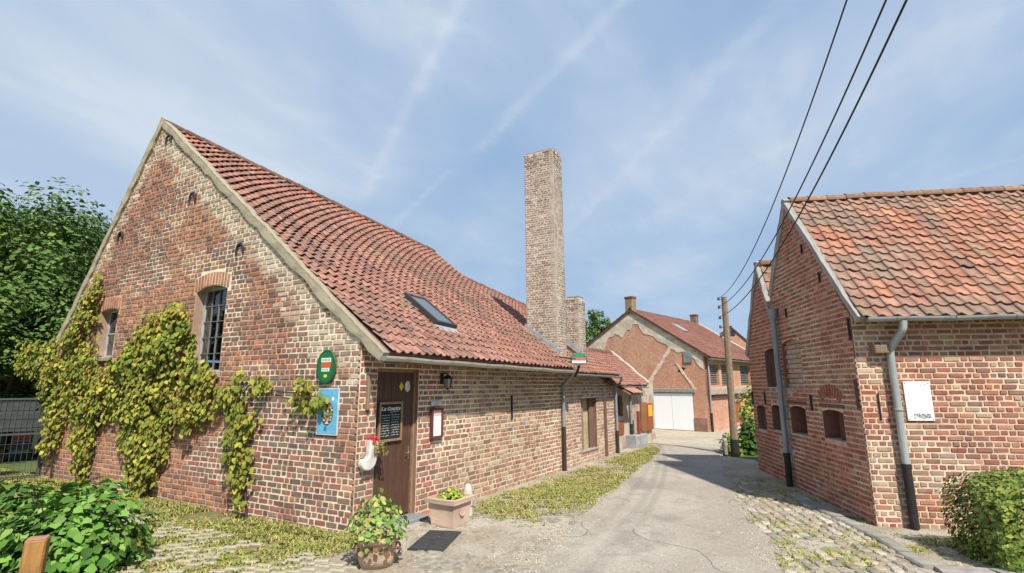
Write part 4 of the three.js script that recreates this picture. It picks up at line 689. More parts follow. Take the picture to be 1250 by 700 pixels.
downpipe(shed.group, [SF.pt(12.1, 2.0, 0.17), SF.pt(12.25, 1.85, 0.0), SF.pt(12.3, 1.7, -0.17), SF.pt(12.3, 0, -0.17)], 0.04, 0.7, M.zinc, M.iron);
{ const e = 0.5, cz = onWall(shed.group, SH, 'porch_roof', boxG(1.0, 0.05, 0.7).rotateX(0.5).translate(11.3, 1.95, 0.32), std(lin(196, 148, 128, 0.75), { map: mottle })); for (let i = 0; i < 5; i++) part(cz, 'tile', colored(tileGeo(0.2, 0.6, 6, lin(200, 152, 132, K)).rotateX(-Math.PI / 2 + 0.5), jit(lin(200, 150, 128, K), 0.1)), M.tileD).position.set(10.9 + i * 0.2, 2.0, 0.33); }
layTiles(shed, 300, 6);

// ---------------------------------------------------------------- the barn that closes the lane
const farTex = (pal, spots, sc = 1) => colTex(1024, 512, (u, v) => { const n = fbm(u * 16 * sc, v * 8 * sc, 5), m = fbm(u * 60 * sc + 3, v * 30 * sc, 3), row = hash2(Math.floor(u * 90 * sc + hash2(7, Math.floor(v * 96)) * 9), Math.floor(v * 96)); let c = mixc(pal[0], pal[1], sst(0.35, 0.65, n)); c = mixc(c, pal[2], sst(0.6, 0.8, m) * 0.5); if (spots) c = mixc(c, spots, sst(0.62, 0.78, fbm(u * 22 + 50, v * 11, 4)) * 0.8); const k = 0.86 + 0.28 * row; return [c[0] * k, c[1] * k, c[2] * k]; });
const fgTex = farTex([lin(200, 154, 128, K), lin(190, 142, 118, K), lin(178, 134, 114, K)], null); fgTex.repeat.set(1 / 10, 1 / 8);
const fgMat = new THREE.MeshStandardMaterial({ map: fgTex, roughness: 1, bumpMap: rep(grain, 2), bumpScale: 0.012 });
const barn = building('barn', 'brick barn with white garage doors closing the end of the lane', 'building', K0);
const fa = FG.at(770, 379), feR = FG.at(857, 434), g0 = FG.at(797, 522), g1 = FG.at(845.5, 480);
const fl = (fa[1] - feR[1]) / (feR[0] - fa[0]), fWid = 2 * -fa[0] + 0.2, fLen = 9.6;
const mouth = rect(g0[0], 0.02, g1[0], g1[1]);
onWall(barn.group, FG, 'gable_wall', polyG([[-fWid, -0.3], [0, -0.3], [0, feR[1]], [fa[0], fa[1]], [-fWid, feR[1] + 0.2]], 0.35, [mouth, (() => { const h = FG.at(832, 452); return [[h[0] - 0.25, h[1] - 0.12], [h[0] + 0.12, h[1] - 0.10], [h[0] + 0.24, h[1] + 0.12], [h[0] - 0.1, h[1] + 0.16]]; })()]), fgMat);
onWall(barn.group, FG, 'rear_wall', boxG(fWid, 4.2, 0.3, -fWid / 2, 1.8, -fLen), fgMat); onWall(barn.group, FG, 'outer_wall', boxG(0.3, 4.2, fLen - 0.4, -fWid + 0.2, 1.8, -fLen / 2 - 0.1), fgMat);
// weathered render along the verges, scars of vanished roofs
const scar = (pts, z, mat, name) => onWall(barn.group, FG, name, polyG(pts, 0.03).translate(0, 0, z), mat);
function ragged(a, b, w0, w1) { const n = 46, p = [], q = []; const sd = rr(0, 90); for (let i = 0; i <= n; i++) { const t = i / n, x = lerp(a[0], b[0], t), y = lerp(a[1], b[1], t); const w = lerp(w0, w1, t); p.push([x + rr(-1, 1) * w * 0.12, y + rr(-1, 1) * w * 0.12]); q.push([x, y - w * (0.45 + 1.3 * fbm(t * 9 + sd, 3, 3)) + rr(-0.03, 0.03)]); } return [...p, ...q.reverse()]; }
const renderPale = std(lin(220, 206, 186, 1), { map: rep(mottle, 0.8), bumpMap: grain, bumpScale: 0.02 });
scar(ragged([fa[0], fa[1] - 0.02], [-0.05, feR[1] - 0.02], 0.75, 0.55), 0.022, renderPale, 'render_patch');
scar(ragged([fa[0] + 0.02, fa[1] - 0.02], [-fWid + 0.05, feR[1] + 0.22], 0.8, 0.9), 0.024, renderPale, 'render_patch');
{ const a = FG.at(819, 424), b = FG.at(793, 467), c = FG.at(826, 444), d = FG.at(849, 476); const pk = std(lin(232, 204, 182, 1), { map: rep(mottle, 2) });
  const sc = (p, q, w) => { const n = 12, L = [], R = []; for (let i = 0; i <= n; i++) { const t = i / n, x = lerp(p[0], q[0], t) + rr(-0.04, 0.04), y = lerp(p[1], q[1], t); L.push([x - w * rr(0.3, 0.7), y]); R.push([x + w * rr(0.3, 0.7), y]); } return [...L, ...R.reverse()]; };
  scar(sc(a, b, 0.26), 0.026, pk, 'mortar_scar'); scar(sc(c, d, 0.15), 0.026, pk, 'mortar_scar');
   const h2 = FG.at(840, 436); onWall(barn.group, FG, 'slate_patch', bevBox(0.5, 0.62, 0.03, 0.01, h2[0], h2[1], 0.05), std([0.26, 0.26, 0.27], { map: mottle }));
  onWall(barn.group, FG, 'lintel', bevBox(g1[0] - g0[0] + 0.35, 0.22, 0.12, 0.02, (g0[0] + g1[0]) / 2, g1[1] + 0.12, 0.02), cementGrey);
  const whiteDoor = std([0.84, 0.85, 0.86], { roughness: 0.6 }), x0 = g0[0], x1 = g1[0], gm = (x0 + x1) / 2;
  for (const s of [0, 1]) { const dx0 = s ? gm + 0.01 : x0 + 0.02, dx1 = s ? x1 - 0.02 : gm - 0.01; const gd = onWall(barn.group, FG, 'garage_door', boxG(dx1 - dx0, g1[1] - 0.06, 0.04, (dx0 + dx1) / 2, g1[1] / 2, -0.03), whiteDoor); for (let i = 0; i < 6; i++) part(gd, 'plank', bevBox((dx1 - dx0) / 6 - 0.004, g1[1] - 0.08, 0.014, 0.003, lerp(dx0, dx1, (i + 0.5) / 6), g1[1] / 2, -0.008), whiteDoor); }
  onWall(barn.group, FG, 'plinth', bevBox(-g1[0] - 0.05, 0.75, 0.05, 0.015, g1[0] / 2 - 0.02, 0.34, 0.015), std(lin(172, 132, 112, 0.75), { map: mottle }));
}
// street range: shutters, concrete ledge, door
const eWins = [[868, 446, 877, 470], [882, 446, 890, 471], [905, 447, 915, 470]].map(r => { const a = FE.at(r[0], r[3]), b = FE.at(r[2], r[1]); return rect(a[0], a[1], b[0], b[1]); }); const ed0 = FE.at(898, 517), ed1 = FE.at(904, 490);
onWall(barn.group, FE, 'yard_wall', polyG(rect(0.012, -0.3, fLen, feR[1] + 0.1), 0.3, [...eWins, rect(ed0[0], ed0[1], ed1[0], ed1[1])]), fgMat);
for (const h of eWins) { const [a0, b0, a1, b1] = bounds(h), s = onWall(barn.group, FE, 'shutter', boxG(a1 - a0, b1 - b0, 0.03, (a0 + a1) / 2, (b0 + b1) / 2, -0.2), std([0.16, 0.14, 0.12], { map: mottle })); for (let i = 0; i < 9; i++) part(s, 'slat', boxG(a1 - a0 - 0.04, 0.055, 0.05).rotateX(0.5).translate((a0 + a1) / 2, lerp(b0, b1, (i + 0.5) / 9), -0.14), std([0.30, 0.27, 0.24], { map: mottle })); }
{ const [a0, b0, a1, b1] = bounds(rect(ed0[0], ed0[1], ed1[0], ed1[1])); onWall(barn.group, FE, 'door', bevBox(a1 - a0, b1 - b0, 0.05, 0.008, (a0 + a1) / 2, (b0 + b1) / 2, -0.1), M.orange);
  onWall(barn.group, FE, 'ledge', bevBox(fLen - 0.6, 0.42, 0.10, 0.02, fLen / 2 + 0.2, 1.92 + 0.2, 0.03), std(lin(206, 186, 164, 0.78), { map: mottle })); onWall(barn.group, FE, 'drip_iron', boxG(fLen - 0.8, 0.07, 0.16, fLen / 2 + 0.2, 1.85, 0.08), M.iron); }
const fr0 = FG.pt(fa[0], fa[1] + 0.05, 0.12), fr1 = fr0.clone().addScaledVector(FE.X, fLen + 0.4), fe0 = FE.pt(-0.12, feR[1] - 0.10, 0.35), fe1 = FE.pt(fLen + 0.3, feR[1] - 0.10, 0.35);
const farTile = (a, b) => jit(mixc(lin(162, 114, 98, K), lin(150, 104, 90, K), fbm(a * 9, b * 9, 3)), 0.12);
tileRoof(barn, 'roof', fr0, fr1, fe0, fe1, { cols: 44, rows: 22, color: farTile, seg: 4, ridgeCol: [0.2, 0.1, 0.07] });
tileRoof(barn, 'rear_roof', fr0, fr1, FG.pt(-fWid - 0.3, feR[1] + 0.05, 0.12), FG.pt(-fWid - 0.3, feR[1] + 0.05, 0.12).addScaledVector(FE.X, fLen + 0.4), { cols: 30, rows: 16, color: farTile, seg: 4, ridge: false });
coping(barn.group, 'verge_coping', fr1.clone().add(V(0, 0.10, 0)), fe1.clone().add(V(0, 0.10, 0)), 0.28, 0.35, FE.X, M.plasterPale, 14, 0.03);
gutter(barn.group, fe0.clone().add(V(0, -0.08, 0)), fe1.clone().add(V(0, -0.08, 0)), 0.06, M.zinc);
downpipe(barn.group, [FE.pt(0.4, feR[1] - 0.2, 0.38), FE.pt(0.32, feR[1] - 0.35, 0.1), FE.pt(0.3, feR[1] - 0.5, 0.08), FE.pt(0.3, 0, 0.08)], 0.05, 0.9, M.zinc, M.iron);
{ const a = FE.at(892, 412); const sk = part(barn.group, 'skylight', boxG(0.7, 0.9, 0.05), std([0.30, 0.31, 0.32], { roughness: 0.3 })); const o = fr0.clone().lerp(fr1, 0.34).lerp(fe0.clone().lerp(fe1, 0.34), 0.34); const ex = FE.X.clone(), ey = fr0.clone().sub(fe0).normalize(), ez = new THREE.Vector3().crossVectors(ex, ey); sk.quaternion.setFromRotationMatrix(new THREE.Matrix4().makeBasis(ex, new THREE.Vector3().crossVectors(ez, ex), ez)); sk.position.copy(o).addScaledVector(ez, 0.07).sub(K0); }
// two stub chimneys on the barn
const stub = (p, w, h, pal) => { const g = part(barn.group, 'chimney_stub', bevBox(w, h, w, 0.03), std(pal, { map: rep(mottle, 2), bumpMap: grain, bumpScale: 0.02 })); g.rotation.y = FG.ry; g.position.copy(p).sub(K0).add(V(0, h / 2 - 0.25, 0)); part(g, 'cap', bevBox(w * 1.12, 0.12, w * 1.12, 0.02, 0, h / 2 + 0.05, 0), std(lin(150, 96, 76, 0.8), { map: mottle })); };
stub(FG.pt(fa[0] - 0.1, fa[1], -0.2), 0.5, 1.0, lin(176, 150, 116, 0.75)); stub(fr1.clone().addScaledVector(FE.X, -0.4), 0.45, 0.75, lin(160, 130, 116, 0.7));
layTiles(barn, 300, 6);

// ---------------------------------------------------------------- a house roof further back
{ const o = EYEP.clone().addScaledVector(ray(893, 470), 48 / 625 * 1.0); o.y = -0.4; const F = frame(o, 105 * RAD); const h = building('far_house', 'brick gable house showing above the barn roof', 'building', o);
  const a = F.at(892, 399), r = F.at(925, 428), ht = Math.max(2, r[1]), mt = new THREE.MeshStandardMaterial({ map: fgTex, roughness: 1 }), half = (a[1] - ht) * (r[0] - a[0]) / (a[1] - r[1]);
  onWall(h.group, F, 'gable_wall', polyG([[a[0] - half, 0], [a[0] + half, 0], [a[0] + half, ht], [a[0], a[1] - 0.1], [a[0] - half, ht]], 0.3), fgMat);
  const w = F.at(894.5, 407); onWall(h.group, F, 'attic_window', bevBox(0.4, 0.55, 0.06, 0.01, w[0], w[1], 0.005), M.tinted);
  const p0 = F.pt(a[0], a[1], 0.1), p1 = F.pt(a[0], a[1], -8);
  tileRoof(h, 'roof', p0, p1, F.pt(a[0] + half + 0.2, ht - 0.15, 0.1), F.pt(a[0] + half + 0.2, ht - 0.15, -8), { cols: 20, rows: 12, color: farTile, seg: 4 });
  tileRoof(h, 'roof', p0, p1, F.pt(a[0] - half - 0.2, ht - 0.15, 0.1), F.pt(a[0] - half - 0.2, ht - 0.15, -8), { cols: 20, rows: 12, color: farTile, seg: 4, ridge: false });
  layTiles(h, 0, 6);
}
// ---------------------------------------------------------------- signs and small things on the inn
const flatMat = (t, o = {}) => new THREE.MeshStandardMaterial({ map: t, roughness: 0.6, ...o });
const faceUV = (g, w, h) => { const p = g.attributes.position, u = g.attributes.uv; for (let i = 0; i < p.count; i++) u.setXY(i, p.getX(i) / w + 0.5, p.getY(i) / h + 0.5); return g; };
const scrawl = (c, x0, x1, y, a, s) => { const r = mulberry(s); c.beginPath(); c.moveTo(x0, y); for (let x = x0; x < x1; x += a) { if (r() < 0.16) c.moveTo(x + a, y); else c.lineTo(x + a * 0.5, y + (r() - 0.5) * a * 2.2); } c.stroke(); };
{ // green oval enamel sign
  const c = GF.at(401, 448), t = GF.at(401, 428), b = GF.at(402, 468), h = t[1] - b[1], w = 0.40;
  const s = wallThing('oval_sign', 'green oval enamel sign with white and orange bands on the creeper-clad gable', 'sign', GF, c[0], c[1], 0.02);
  const g = new THREE.CylinderGeometry(0.5, 0.5, 0.03, 48).rotateX(Math.PI / 2).scale(w, h, 1).translate(0, 0, 0.02);
  part(s, 'board', faceUV(g, w, h), flatMat(canvasTex(256, 320, (k) => { k.fillStyle = '#14683a'; k.fillRect(0, 0, 256, 320); k.strokeStyle = '#0d4a28'; k.lineWidth = 10; k.beginPath(); k.ellipse(128, 160, 118, 150, 0, 0, 7); k.stroke(); k.fillStyle = '#eceee6'; k.fillRect(60, 76, 136, 40); k.fillRect(68, 172, 112, 34); k.fillStyle = '#d5531f'; k.fillRect(62, 120, 134, 46); k.fillStyle = '#2c7a4a'; k.font = 'bold 30px sans-serif'; k.textAlign = 'center'; for (let i = 0; i < 6; i++) { k.fillRect(70 + i * 20, 84, 11, 24); } for (let i = 0; i < 5; i++) k.fillRect(78 + i * 19, 179, 10, 20); k.fillStyle = '#e3c21c'; k.beginPath(); k.ellipse(128, 250, 26, 16, 0, 0, 7); k.fill(); }), { roughness: 0.35 }));
  part(s, 'rim', new THREE.TorusGeometry(0.5, 0.022, 8, 48).scale(w, h, 0.8).translate(0, 0, 0.02), std([0.02, 0.10, 0.04], { roughness: 0.4 }));
}
{ // blue poster with a round painted village
  const a = GF.at(388, 531), b = GF.at(413.5, 474), a2 = GF.at(413, 531), x0 = GF.at(389, 505)[0], x1 = GF.at(413, 505)[0], y0 = 1.38, y1 = GF.at(413, 475)[1], w = x1 - x0, h = y1 - y0;
  const s = wallThing('poster_board', 'light blue picture board with a round cluster of houses, below the oval sign', 'poster', GF, (x0 + x1) / 2, (y0 + y1) / 2, 0.012);
  part(s, 'panel', faceUV(bevBox(w, h, 0.025, 0.004), w, h), flatMat(canvasTex(256, 384, (k, W2, H2) => { const g = k.createLinearGradient(0, 0, 0, H2); k.fillStyle = '#5fa9cf'; k.fillRect(0, 0, W2, H2); const r = mulberry(5); k.fillStyle = '#8cc4df'; for (let i = 0; i < 40; i++) { k.globalAlpha = 0.3; k.beginPath(); k.ellipse(r() * W2, r() * H2, 30 * r() + 8, 14 * r() + 4, 0, 0, 7); k.fill(); } k.globalAlpha = 1; k.fillStyle = '#2f4a3c'; k.beginPath(); k.ellipse(128, 215, 74, 100, 0.1, 0, 7); k.fill(); for (let i = 0; i < 70; i++) { const t = r() * 6.28, d = Math.sqrt(r()); k.fillStyle = pick(['#a9684a', '#c9b8a4', '#57714a', '#7a4c3c', '#e2dccf', '#6c8a58']); k.fillRect(128 + Math.cos(t) * d * 66 - 9, 215 + Math.sin(t) * d * 90 - 8, 20, 15); } k.fillStyle = '#3b6f8c'; k.fillRect(96, 322, 34, 36); k.fillStyle = '#f0f3f4'; k.beginPath(); k.arc(192, 84, 16, 0, 7); k.fill(); })));
  part(s, 'edging', polyG(rect(-w / 2 - 0.012, -h / 2 - 0.012, w / 2 + 0.012, h / 2 + 0.012), 0.02, [rect(-w / 2, -h / 2, w / 2, h / 2)]).translate(0, 0, 0.012), M.white);
}
{ // chalkboard on the door
  const z = -0.065, a = SF.at(460.5, 540, z), b = SF.at(491, 490, z), w = b[0] - a[0], y0 = SF.at(475, 539, z)[1], y1 = SF.at(475, 491, z)[1], h = y1 - y0;
  const s = wallThing('chalkboard', 'wood-framed menu chalkboard hanging on the brown door', 'chalkboard', SF, (a[0] + b[0]) / 2, (y0 + y1) / 2, z);
  part(s, 'slate', faceUV(boxG(w - 0.06, h - 0.06, 0.012), w - 0.06, h - 0.06), flatMat(canvasTex(320, 420, (k) => { k.fillStyle = '#191c1d'; k.fillRect(0, 0, 320, 420); k.strokeStyle = '#dfe3e2'; k.fillStyle = '#e8eceb'; k.font = 'italic bold 62px serif'; k.textAlign = 'center'; k.fillText('La Goutte', 160, 80); k.lineWidth = 4; k.beginPath(); k.moveTo(150, 100); k.lineTo(290, 94); k.stroke(); k.lineWidth = 3.5; for (let i = 0; i < 9; i++) { scrawl(k, 22, 145, 136 + i * 30, 5, i + 3); scrawl(k, 172, 300, 132 + i * 30, 5, i + 33); } }), { roughness: 0.85 }));
  part(s, 'frame', polyG(rect(-w / 2, -h / 2, w / 2, h / 2), 0.03, [rect(-w / 2 + 0.035, -h / 2 + 0.035, w / 2 - 0.035, h / 2 - 0.035)]).translate(0, 0, 0.02), M.woodLight);
}
{ // framed notice with a plate above
  const a = SF.at(526, 536, 0.05), b = SF.at(540.5, 499, 0.05), w = b[0] - a[0], y0 = SF.at(533, 535, 0.05)[1], y1 = SF.at(533, 499, 0.05)[1], h = y1 - y0;
  const s = wallThing('notice_case', 'narrow red-framed menu case with white sheet right of the door', 'notice', SF, (a[0] + b[0]) / 2, (y0 + y1) / 2, 0.02);
  part(s, 'frame', polyG(rect(-w / 2, -h / 2, w / 2, h / 2), 0.05, [rect(-w / 2 + 0.035, -h / 2 + 0.035, w / 2 - 0.035, h / 2 - 0.035)]).translate(0, 0, 0.05), std([0.13, 0.035, 0.035], { roughness: 0.5 }));
  part(s, 'sheet', faceUV(boxG(w - 0.07, h - 0.07, 0.01, 0, 0, 0.02), w, h), flatMat(canvasTex(128, 256, (k) => { k.fillStyle = '#eceae4'; k.fillRect(0, 0, 128, 256); k.fillStyle = '#c9b9b4'; k.fillRect(16, 26, 96, 42); k.strokeStyle = '#a9a7a2'; k.lineWidth = 2; for (let i = 0; i < 9; i++) scrawl(k, 22, 104, 96 + i * 16, 4, i + 60); })));
  part(s, 'plate', bevBox(w * 0.92, 0.085, 0.012, 0.003, 0, h / 2 + 0.085, 0.0), M.white);
}
{ // wall lantern
  const p = SF.at(546, 466, 0.14), s = wallThing('wall_lantern', 'black iron wall lantern under the inn eaves', 'lantern', SF, p[0], p[1], 0);
  part(s, 'wall_plate', bevBox(0.07, 0.2, 0.02, 0.005, 0, 0.05, 0.012), M.iron);
  part(s, 'arm', tubeG([V(0, 0.10, 0.02), V(0, 0.15, 0.08), V(0, 0.13, 0.15)], 0.01, 6), M.iron);
  part(s, 'cap', new THREE.ConeGeometry(0.105, 0.09, 6).translate(0, 0.09, 0.15), M.iron);
  part(s, 'glass', new THREE.CylinderGeometry(0.072, 0.05, 0.15, 6).translate(0, -0.03, 0.15), std([0.30, 0.31, 0.30], { roughness: 0.15 }));
  const ribs = []; for (let i = 0; i < 6; i++) { const a = i / 6 * Math.PI * 2; ribs.push(tubeG([V(Math.sin(a) * 0.08, 0.05, 0.15 + Math.cos(a) * 0.08), V(Math.sin(a) * 0.055, -0.11, 0.15 + Math.cos(a) * 0.055)], 0.006, 5, 2)); } part(s, 'cage', merge(ribs), M.iron);
  part(s, 'finial', new THREE.SphereGeometry(0.022, 8, 6).translate(0, -0.125, 0.15), M.iron);
}
const leafShape = (() => { const g = new THREE.BufferGeometry(); const P = [[0, 0, 0], [0.42, 0.32, 0.10], [0.30, 0.72, 0.06], [0, 1, -0.12], [-0.30, 0.72, 0.06], [-0.42, 0.32, 0.10], [0, 0.5, 0]]; const I = [0, 1, 6, 1, 2, 6, 2, 3, 6, 3, 4, 6, 4, 5, 6, 5, 0, 6]; g.setAttribute('position', new THREE.Float32BufferAttribute(P.flat(), 3)); g.setAttribute('uv', new THREE.Float32BufferAttribute(P.map(p => [p[0] + 0.5, p[1]]).flat(), 2)); g.setIndex(I); g.computeVertexNormals(); return g; })();
const leafMat = (o = {}) => new THREE.MeshPhysicalMaterial({ color: 0xffffff, roughness: 0.75, side: THREE.DoubleSide, transmission: 0.25, thickness: 0, specularIntensity: 0.4, ...o });
const LEAF = leafMat();
// leaves: [{p: Vector3 (local), d: outward direction, s: size, c: rgb}]
const _q = new THREE.Quaternion(), _m = new THREE.Matrix4();
function leaves(parent, name, list, geo = leafShape, mat = LEAF) {
  const im = new THREE.InstancedMesh(geo, mat, list.length); im.name = name; im.userData.kind = 'stuff'; im.castShadow = im.receiveShadow = true;
  const col = new THREE.Color();
  list.forEach((l, i) => {
    const z = l.d.clone().normalize(), y = new THREE.Vector3(rr(-1, 1) * (l.tw ?? 0.5), l.droop ?? -1, rr(-1, 1) * (l.tw ?? 0.5)); y.addScaledVector(z, -y.dot(z)); if (y.lengthSq() < 1e-4) y.set(1, 0, 0).addScaledVector(z, -z.x); y.normalize(); const x = new THREE.Vector3().crossVectors(y, z);
    _m.makeBasis(x.multiplyScalar(l.s), y.multiplyScalar(l.s), z.multiplyScalar(l.s)); _m.setPosition(l.p); im.setMatrixAt(i, _m); im.setColorAt(i, col.setRGB(...l.c));
  });
  parent.add(im); return im;
}
{ // white boot-shaped wall pot with flowers on the corner pier
  const p = SF.at(455, 556, 0.10), s = wallThing('boot_planter', 'white boot-shaped wall pot with red flowers beside the brown door', 'planter', SF, p[0], p[1], 0.035);
  const sh = new THREE.Shape(); sh.moveTo(-0.045, 0.19); sh.lineTo(0.075, 0.19); sh.bezierCurveTo(0.085, 0.05, 0.075, 0.0, 0.05, -0.08); sh.bezierCurveTo(0.03, -0.17, -0.05, -0.20, -0.12, -0.18); sh.bezierCurveTo(-0.18, -0.17, -0.20, -0.10, -0.17, -0.075); sh.bezierCurveTo(-0.12, -0.05, -0.06, -0.08, -0.05, 0.02); sh.closePath();
  part(s, 'boot', new THREE.ExtrudeGeometry(sh, { depth: 0.06, bevelEnabled: true, bevelSize: 0.022, bevelThickness: 0.022, bevelSegments: 3, curveSegments: 10 }).translate(0, 0, 0.0), std([0.72, 0.70, 0.66], { roughness: 0.5, map: mottle }));
  const fl = []; for (let i = 0; i < 34; i++) fl.push({ p: V(rr(-0.03, 0.09), 0.19 + rr(0, 0.05), rr(0.0, 0.11)), d: V(rr(-1, 1), rr(0.2, 1), 1), s: rr(0.03, 0.055), c: jit([0.55, 0.02, 0.05], 0.3), tw: 1, droop: rr(-1, 1) }); leaves(s, 'flowers', fl);
  const lf = []; for (let i = 0; i < 90; i++) lf.push({ p: V(rr(0.0, 0.20), rr(0.02, 0.20), rr(0.02, 0.16)), d: V(rr(-1, 1), rr(-0.2, 1), 1), s: rr(0.03, 0.06), c: jit(pick([lin(150, 140, 70, 0.7), lin(120, 130, 60, 0.7), lin(190, 160, 110, 0.7)]), 0.25), tw: 1 }); leaves(s, 'foliage', lf);
}
const clay = std(lin(214, 186, 166, 0.95), { map: mottle, bumpMap: grain, bumpScale: 0.004 });
function tuft(n, r, h, cols, s0, s1) { const a = []; for (let i = 0; i < n; i++) { const t = rr(0, 6.28), d = Math.sqrt(rnd()) * r, y = h * (1 - (d / r) ** 2 * 0.6) * Math.pow(rnd(), 0.5); a.push({ p: V(Math.cos(t) * d, y, Math.sin(t) * d), d: V(Math.cos(t) + rr(-0.6, 0.6), rr(0.2, 1.2), Math.sin(t) + rr(-0.6, 0.6)), s: rr(s0, s1), c: jit(pick(cols), 0.22), tw: 1, droop: rr(-1, 0.6) }); } return a; }
{ // square clay planter right of the door
  const p = gnd(549, 641), s = thing('clay_planter', 'square pale clay planter with low green plants right of the door', 'planter', V(p.x, 0.01, p.z), SF.ry + 0.04);
  const pr = []; const sec = [[0.0, 0.20], [0.05, 0.205], [0.33, 0.235], [0.335, 0.275], [0.40, 0.285], [0.405, 0.235], [0.36, 0.225]];
  const g = new THREE.LatheGeometry(sec.map(q => new THREE.Vector2(q[1] * Math.SQRT2, q[0])), 4).rotateY(Math.PI / 4); const gn = g.toNonIndexed(); gn.computeVertexNormals(); part(s, 'tub', gn, clay);
  part(s, 'soil', boxG(0.44, 0.02, 0.44, 0, 0.35, 0), std([0.05, 0.035, 0.025])); part(s, 'ornament', new THREE.TorusGeometry(0.06, 0.012, 6, 14, Math.PI).rotateZ(Math.PI).rotateX(-0.1).translate(0.0, 0.21, 0.228), clay);
  leaves(s, 'foliage', tuft(170, 0.21, 0.16, [lin(160, 170, 70, 1), lin(182, 184, 90, 1), lin(134, 152, 62, 1)], 0.04, 0.08).map(l => { l.p.y += 0.36; return l; }));
}
{ // pale carved stone
  const p = gnd(571, 630), s = thing('stone_figure', 'small pale carved stone marker beside the clay planter', 'statue', V(p.x, 0.0, p.z), SF.ry);
  const g = new THREE.LatheGeometry([[0.10, 0], [0.115, 0.02], [0.10, 0.16], [0.118, 0.17], [0.112, 0.20], [0.105, 0.38], [0.075, 0.47], [0.03, 0.50], [0, 0.50]].map(q => new THREE.Vector2(...q)), 7); const gp = g.attributes.position; for (let i = 0; i < gp.count; i++) gp.setX(i, gp.getX(i) * (1.0 + 0.08 * Math.sin(gp.getY(i) * 14))); g.scale(1, 1, 0.7); g.computeVertexNormals();
  part(s, 'stone', g, std([0.62, 0.59, 0.50], { map: mottle, bumpMap: grain, bumpScale: 0.01 }));
  part(s, 'band', new THREE.TorusGeometry(0.108, 0.008, 6, 14).rotateX(Math.PI / 2).scale(1, 1, 0.7).translate(0, 0.165, 0), std([0.40, 0.37, 0.31]));
}
{ // weathered trough by the corner
  const p = gnd(459, 690), s = thing('clay_planter', 'weathered clay pot with leafy green plant at the inn corner', 'planter', V(p.x, 0.0, p.z), SF.ry + 0.3);
  const g = new THREE.LatheGeometry([[0, 0], [0.20, 0], [0.215, 0.10], [0.235, 0.28], [0.265, 0.29], [0.27, 0.34], [0.235, 0.345], [0.225, 0.30], [0, 0.29]].map(q => new THREE.Vector2(...q)), 14); const gp = g.attributes.position; for (let i = 0; i < gp.count; i++) { const k = 1 + 0.05 * (fbm(gp.getX(i) * 9, gp.getY(i) * 7 + gp.getZ(i) * 5, 2) - 0.5); gp.setX(i, gp.getX(i) * k); gp.setZ(i, gp.getZ(i) * k); } g.computeVertexNormals(); part(s, 'pot', g, std(lin(206, 180, 156, 0.95), { map: mottle, bumpMap: grain, bumpScale: 0.01 }));
  const a = tuft(520, 0.36, 0.55, [lin(122, 152, 78, 1), lin(146, 168, 92, 1), lin(168, 170, 92, 1), lin(104, 136, 66, 1)], 0.03, 0.085); a.forEach(l => l.p.y += 0.26); leaves(s, 'foliage', a);
  const dry = tuft(90, 0.3, 0.1, [lin(178, 150, 110, 0.7), lin(150, 118, 84, 0.7)], 0.05, 0.09); dry.forEach(l => l.p.y += 0.20); leaves(s, 'withered_leaves', dry);
  part(s, 'ring_handle', new THREE.TorusGeometry(0.07, 0.012, 6, 16).translate(0.1, 0.17, 0.22), std(lin(160, 134, 116, 0.7)));
}
{ // rubber door mat
  const q = [[500, 670], [532.5, 678.5], [561, 654], [527, 647]].map(p => gnd(...p)), c = q[0].clone().add(q[2]).multiplyScalar(0.5), ex = q[1].clone().sub(q[0]), ey = q[3].clone().sub(q[0]);
  const s = thing('doormat', 'black rubber doormat on the ground before the brown door', 'doormat', V(c.x, 0.018, c.z), Math.atan2(-ey.z, ey.x)); const w = ey.length(), l = ex.length();
  const rub = std([0.045, 0.046, 0.048], { roughness: 0.85, map: mottle }); part(s, 'mat', bevBox(w, 0.014, l, 0.005), rub);
  for (let i = 0; i < 2; i++) for (let j = 0; j < 2; j++) part(s, 'pad', bevBox(w * 0.46, 0.008, l * 0.44, 0.003, (i - 0.5) * w * 0.48, 0.010, (j - 0.5) * l * 0.47), rub);
}
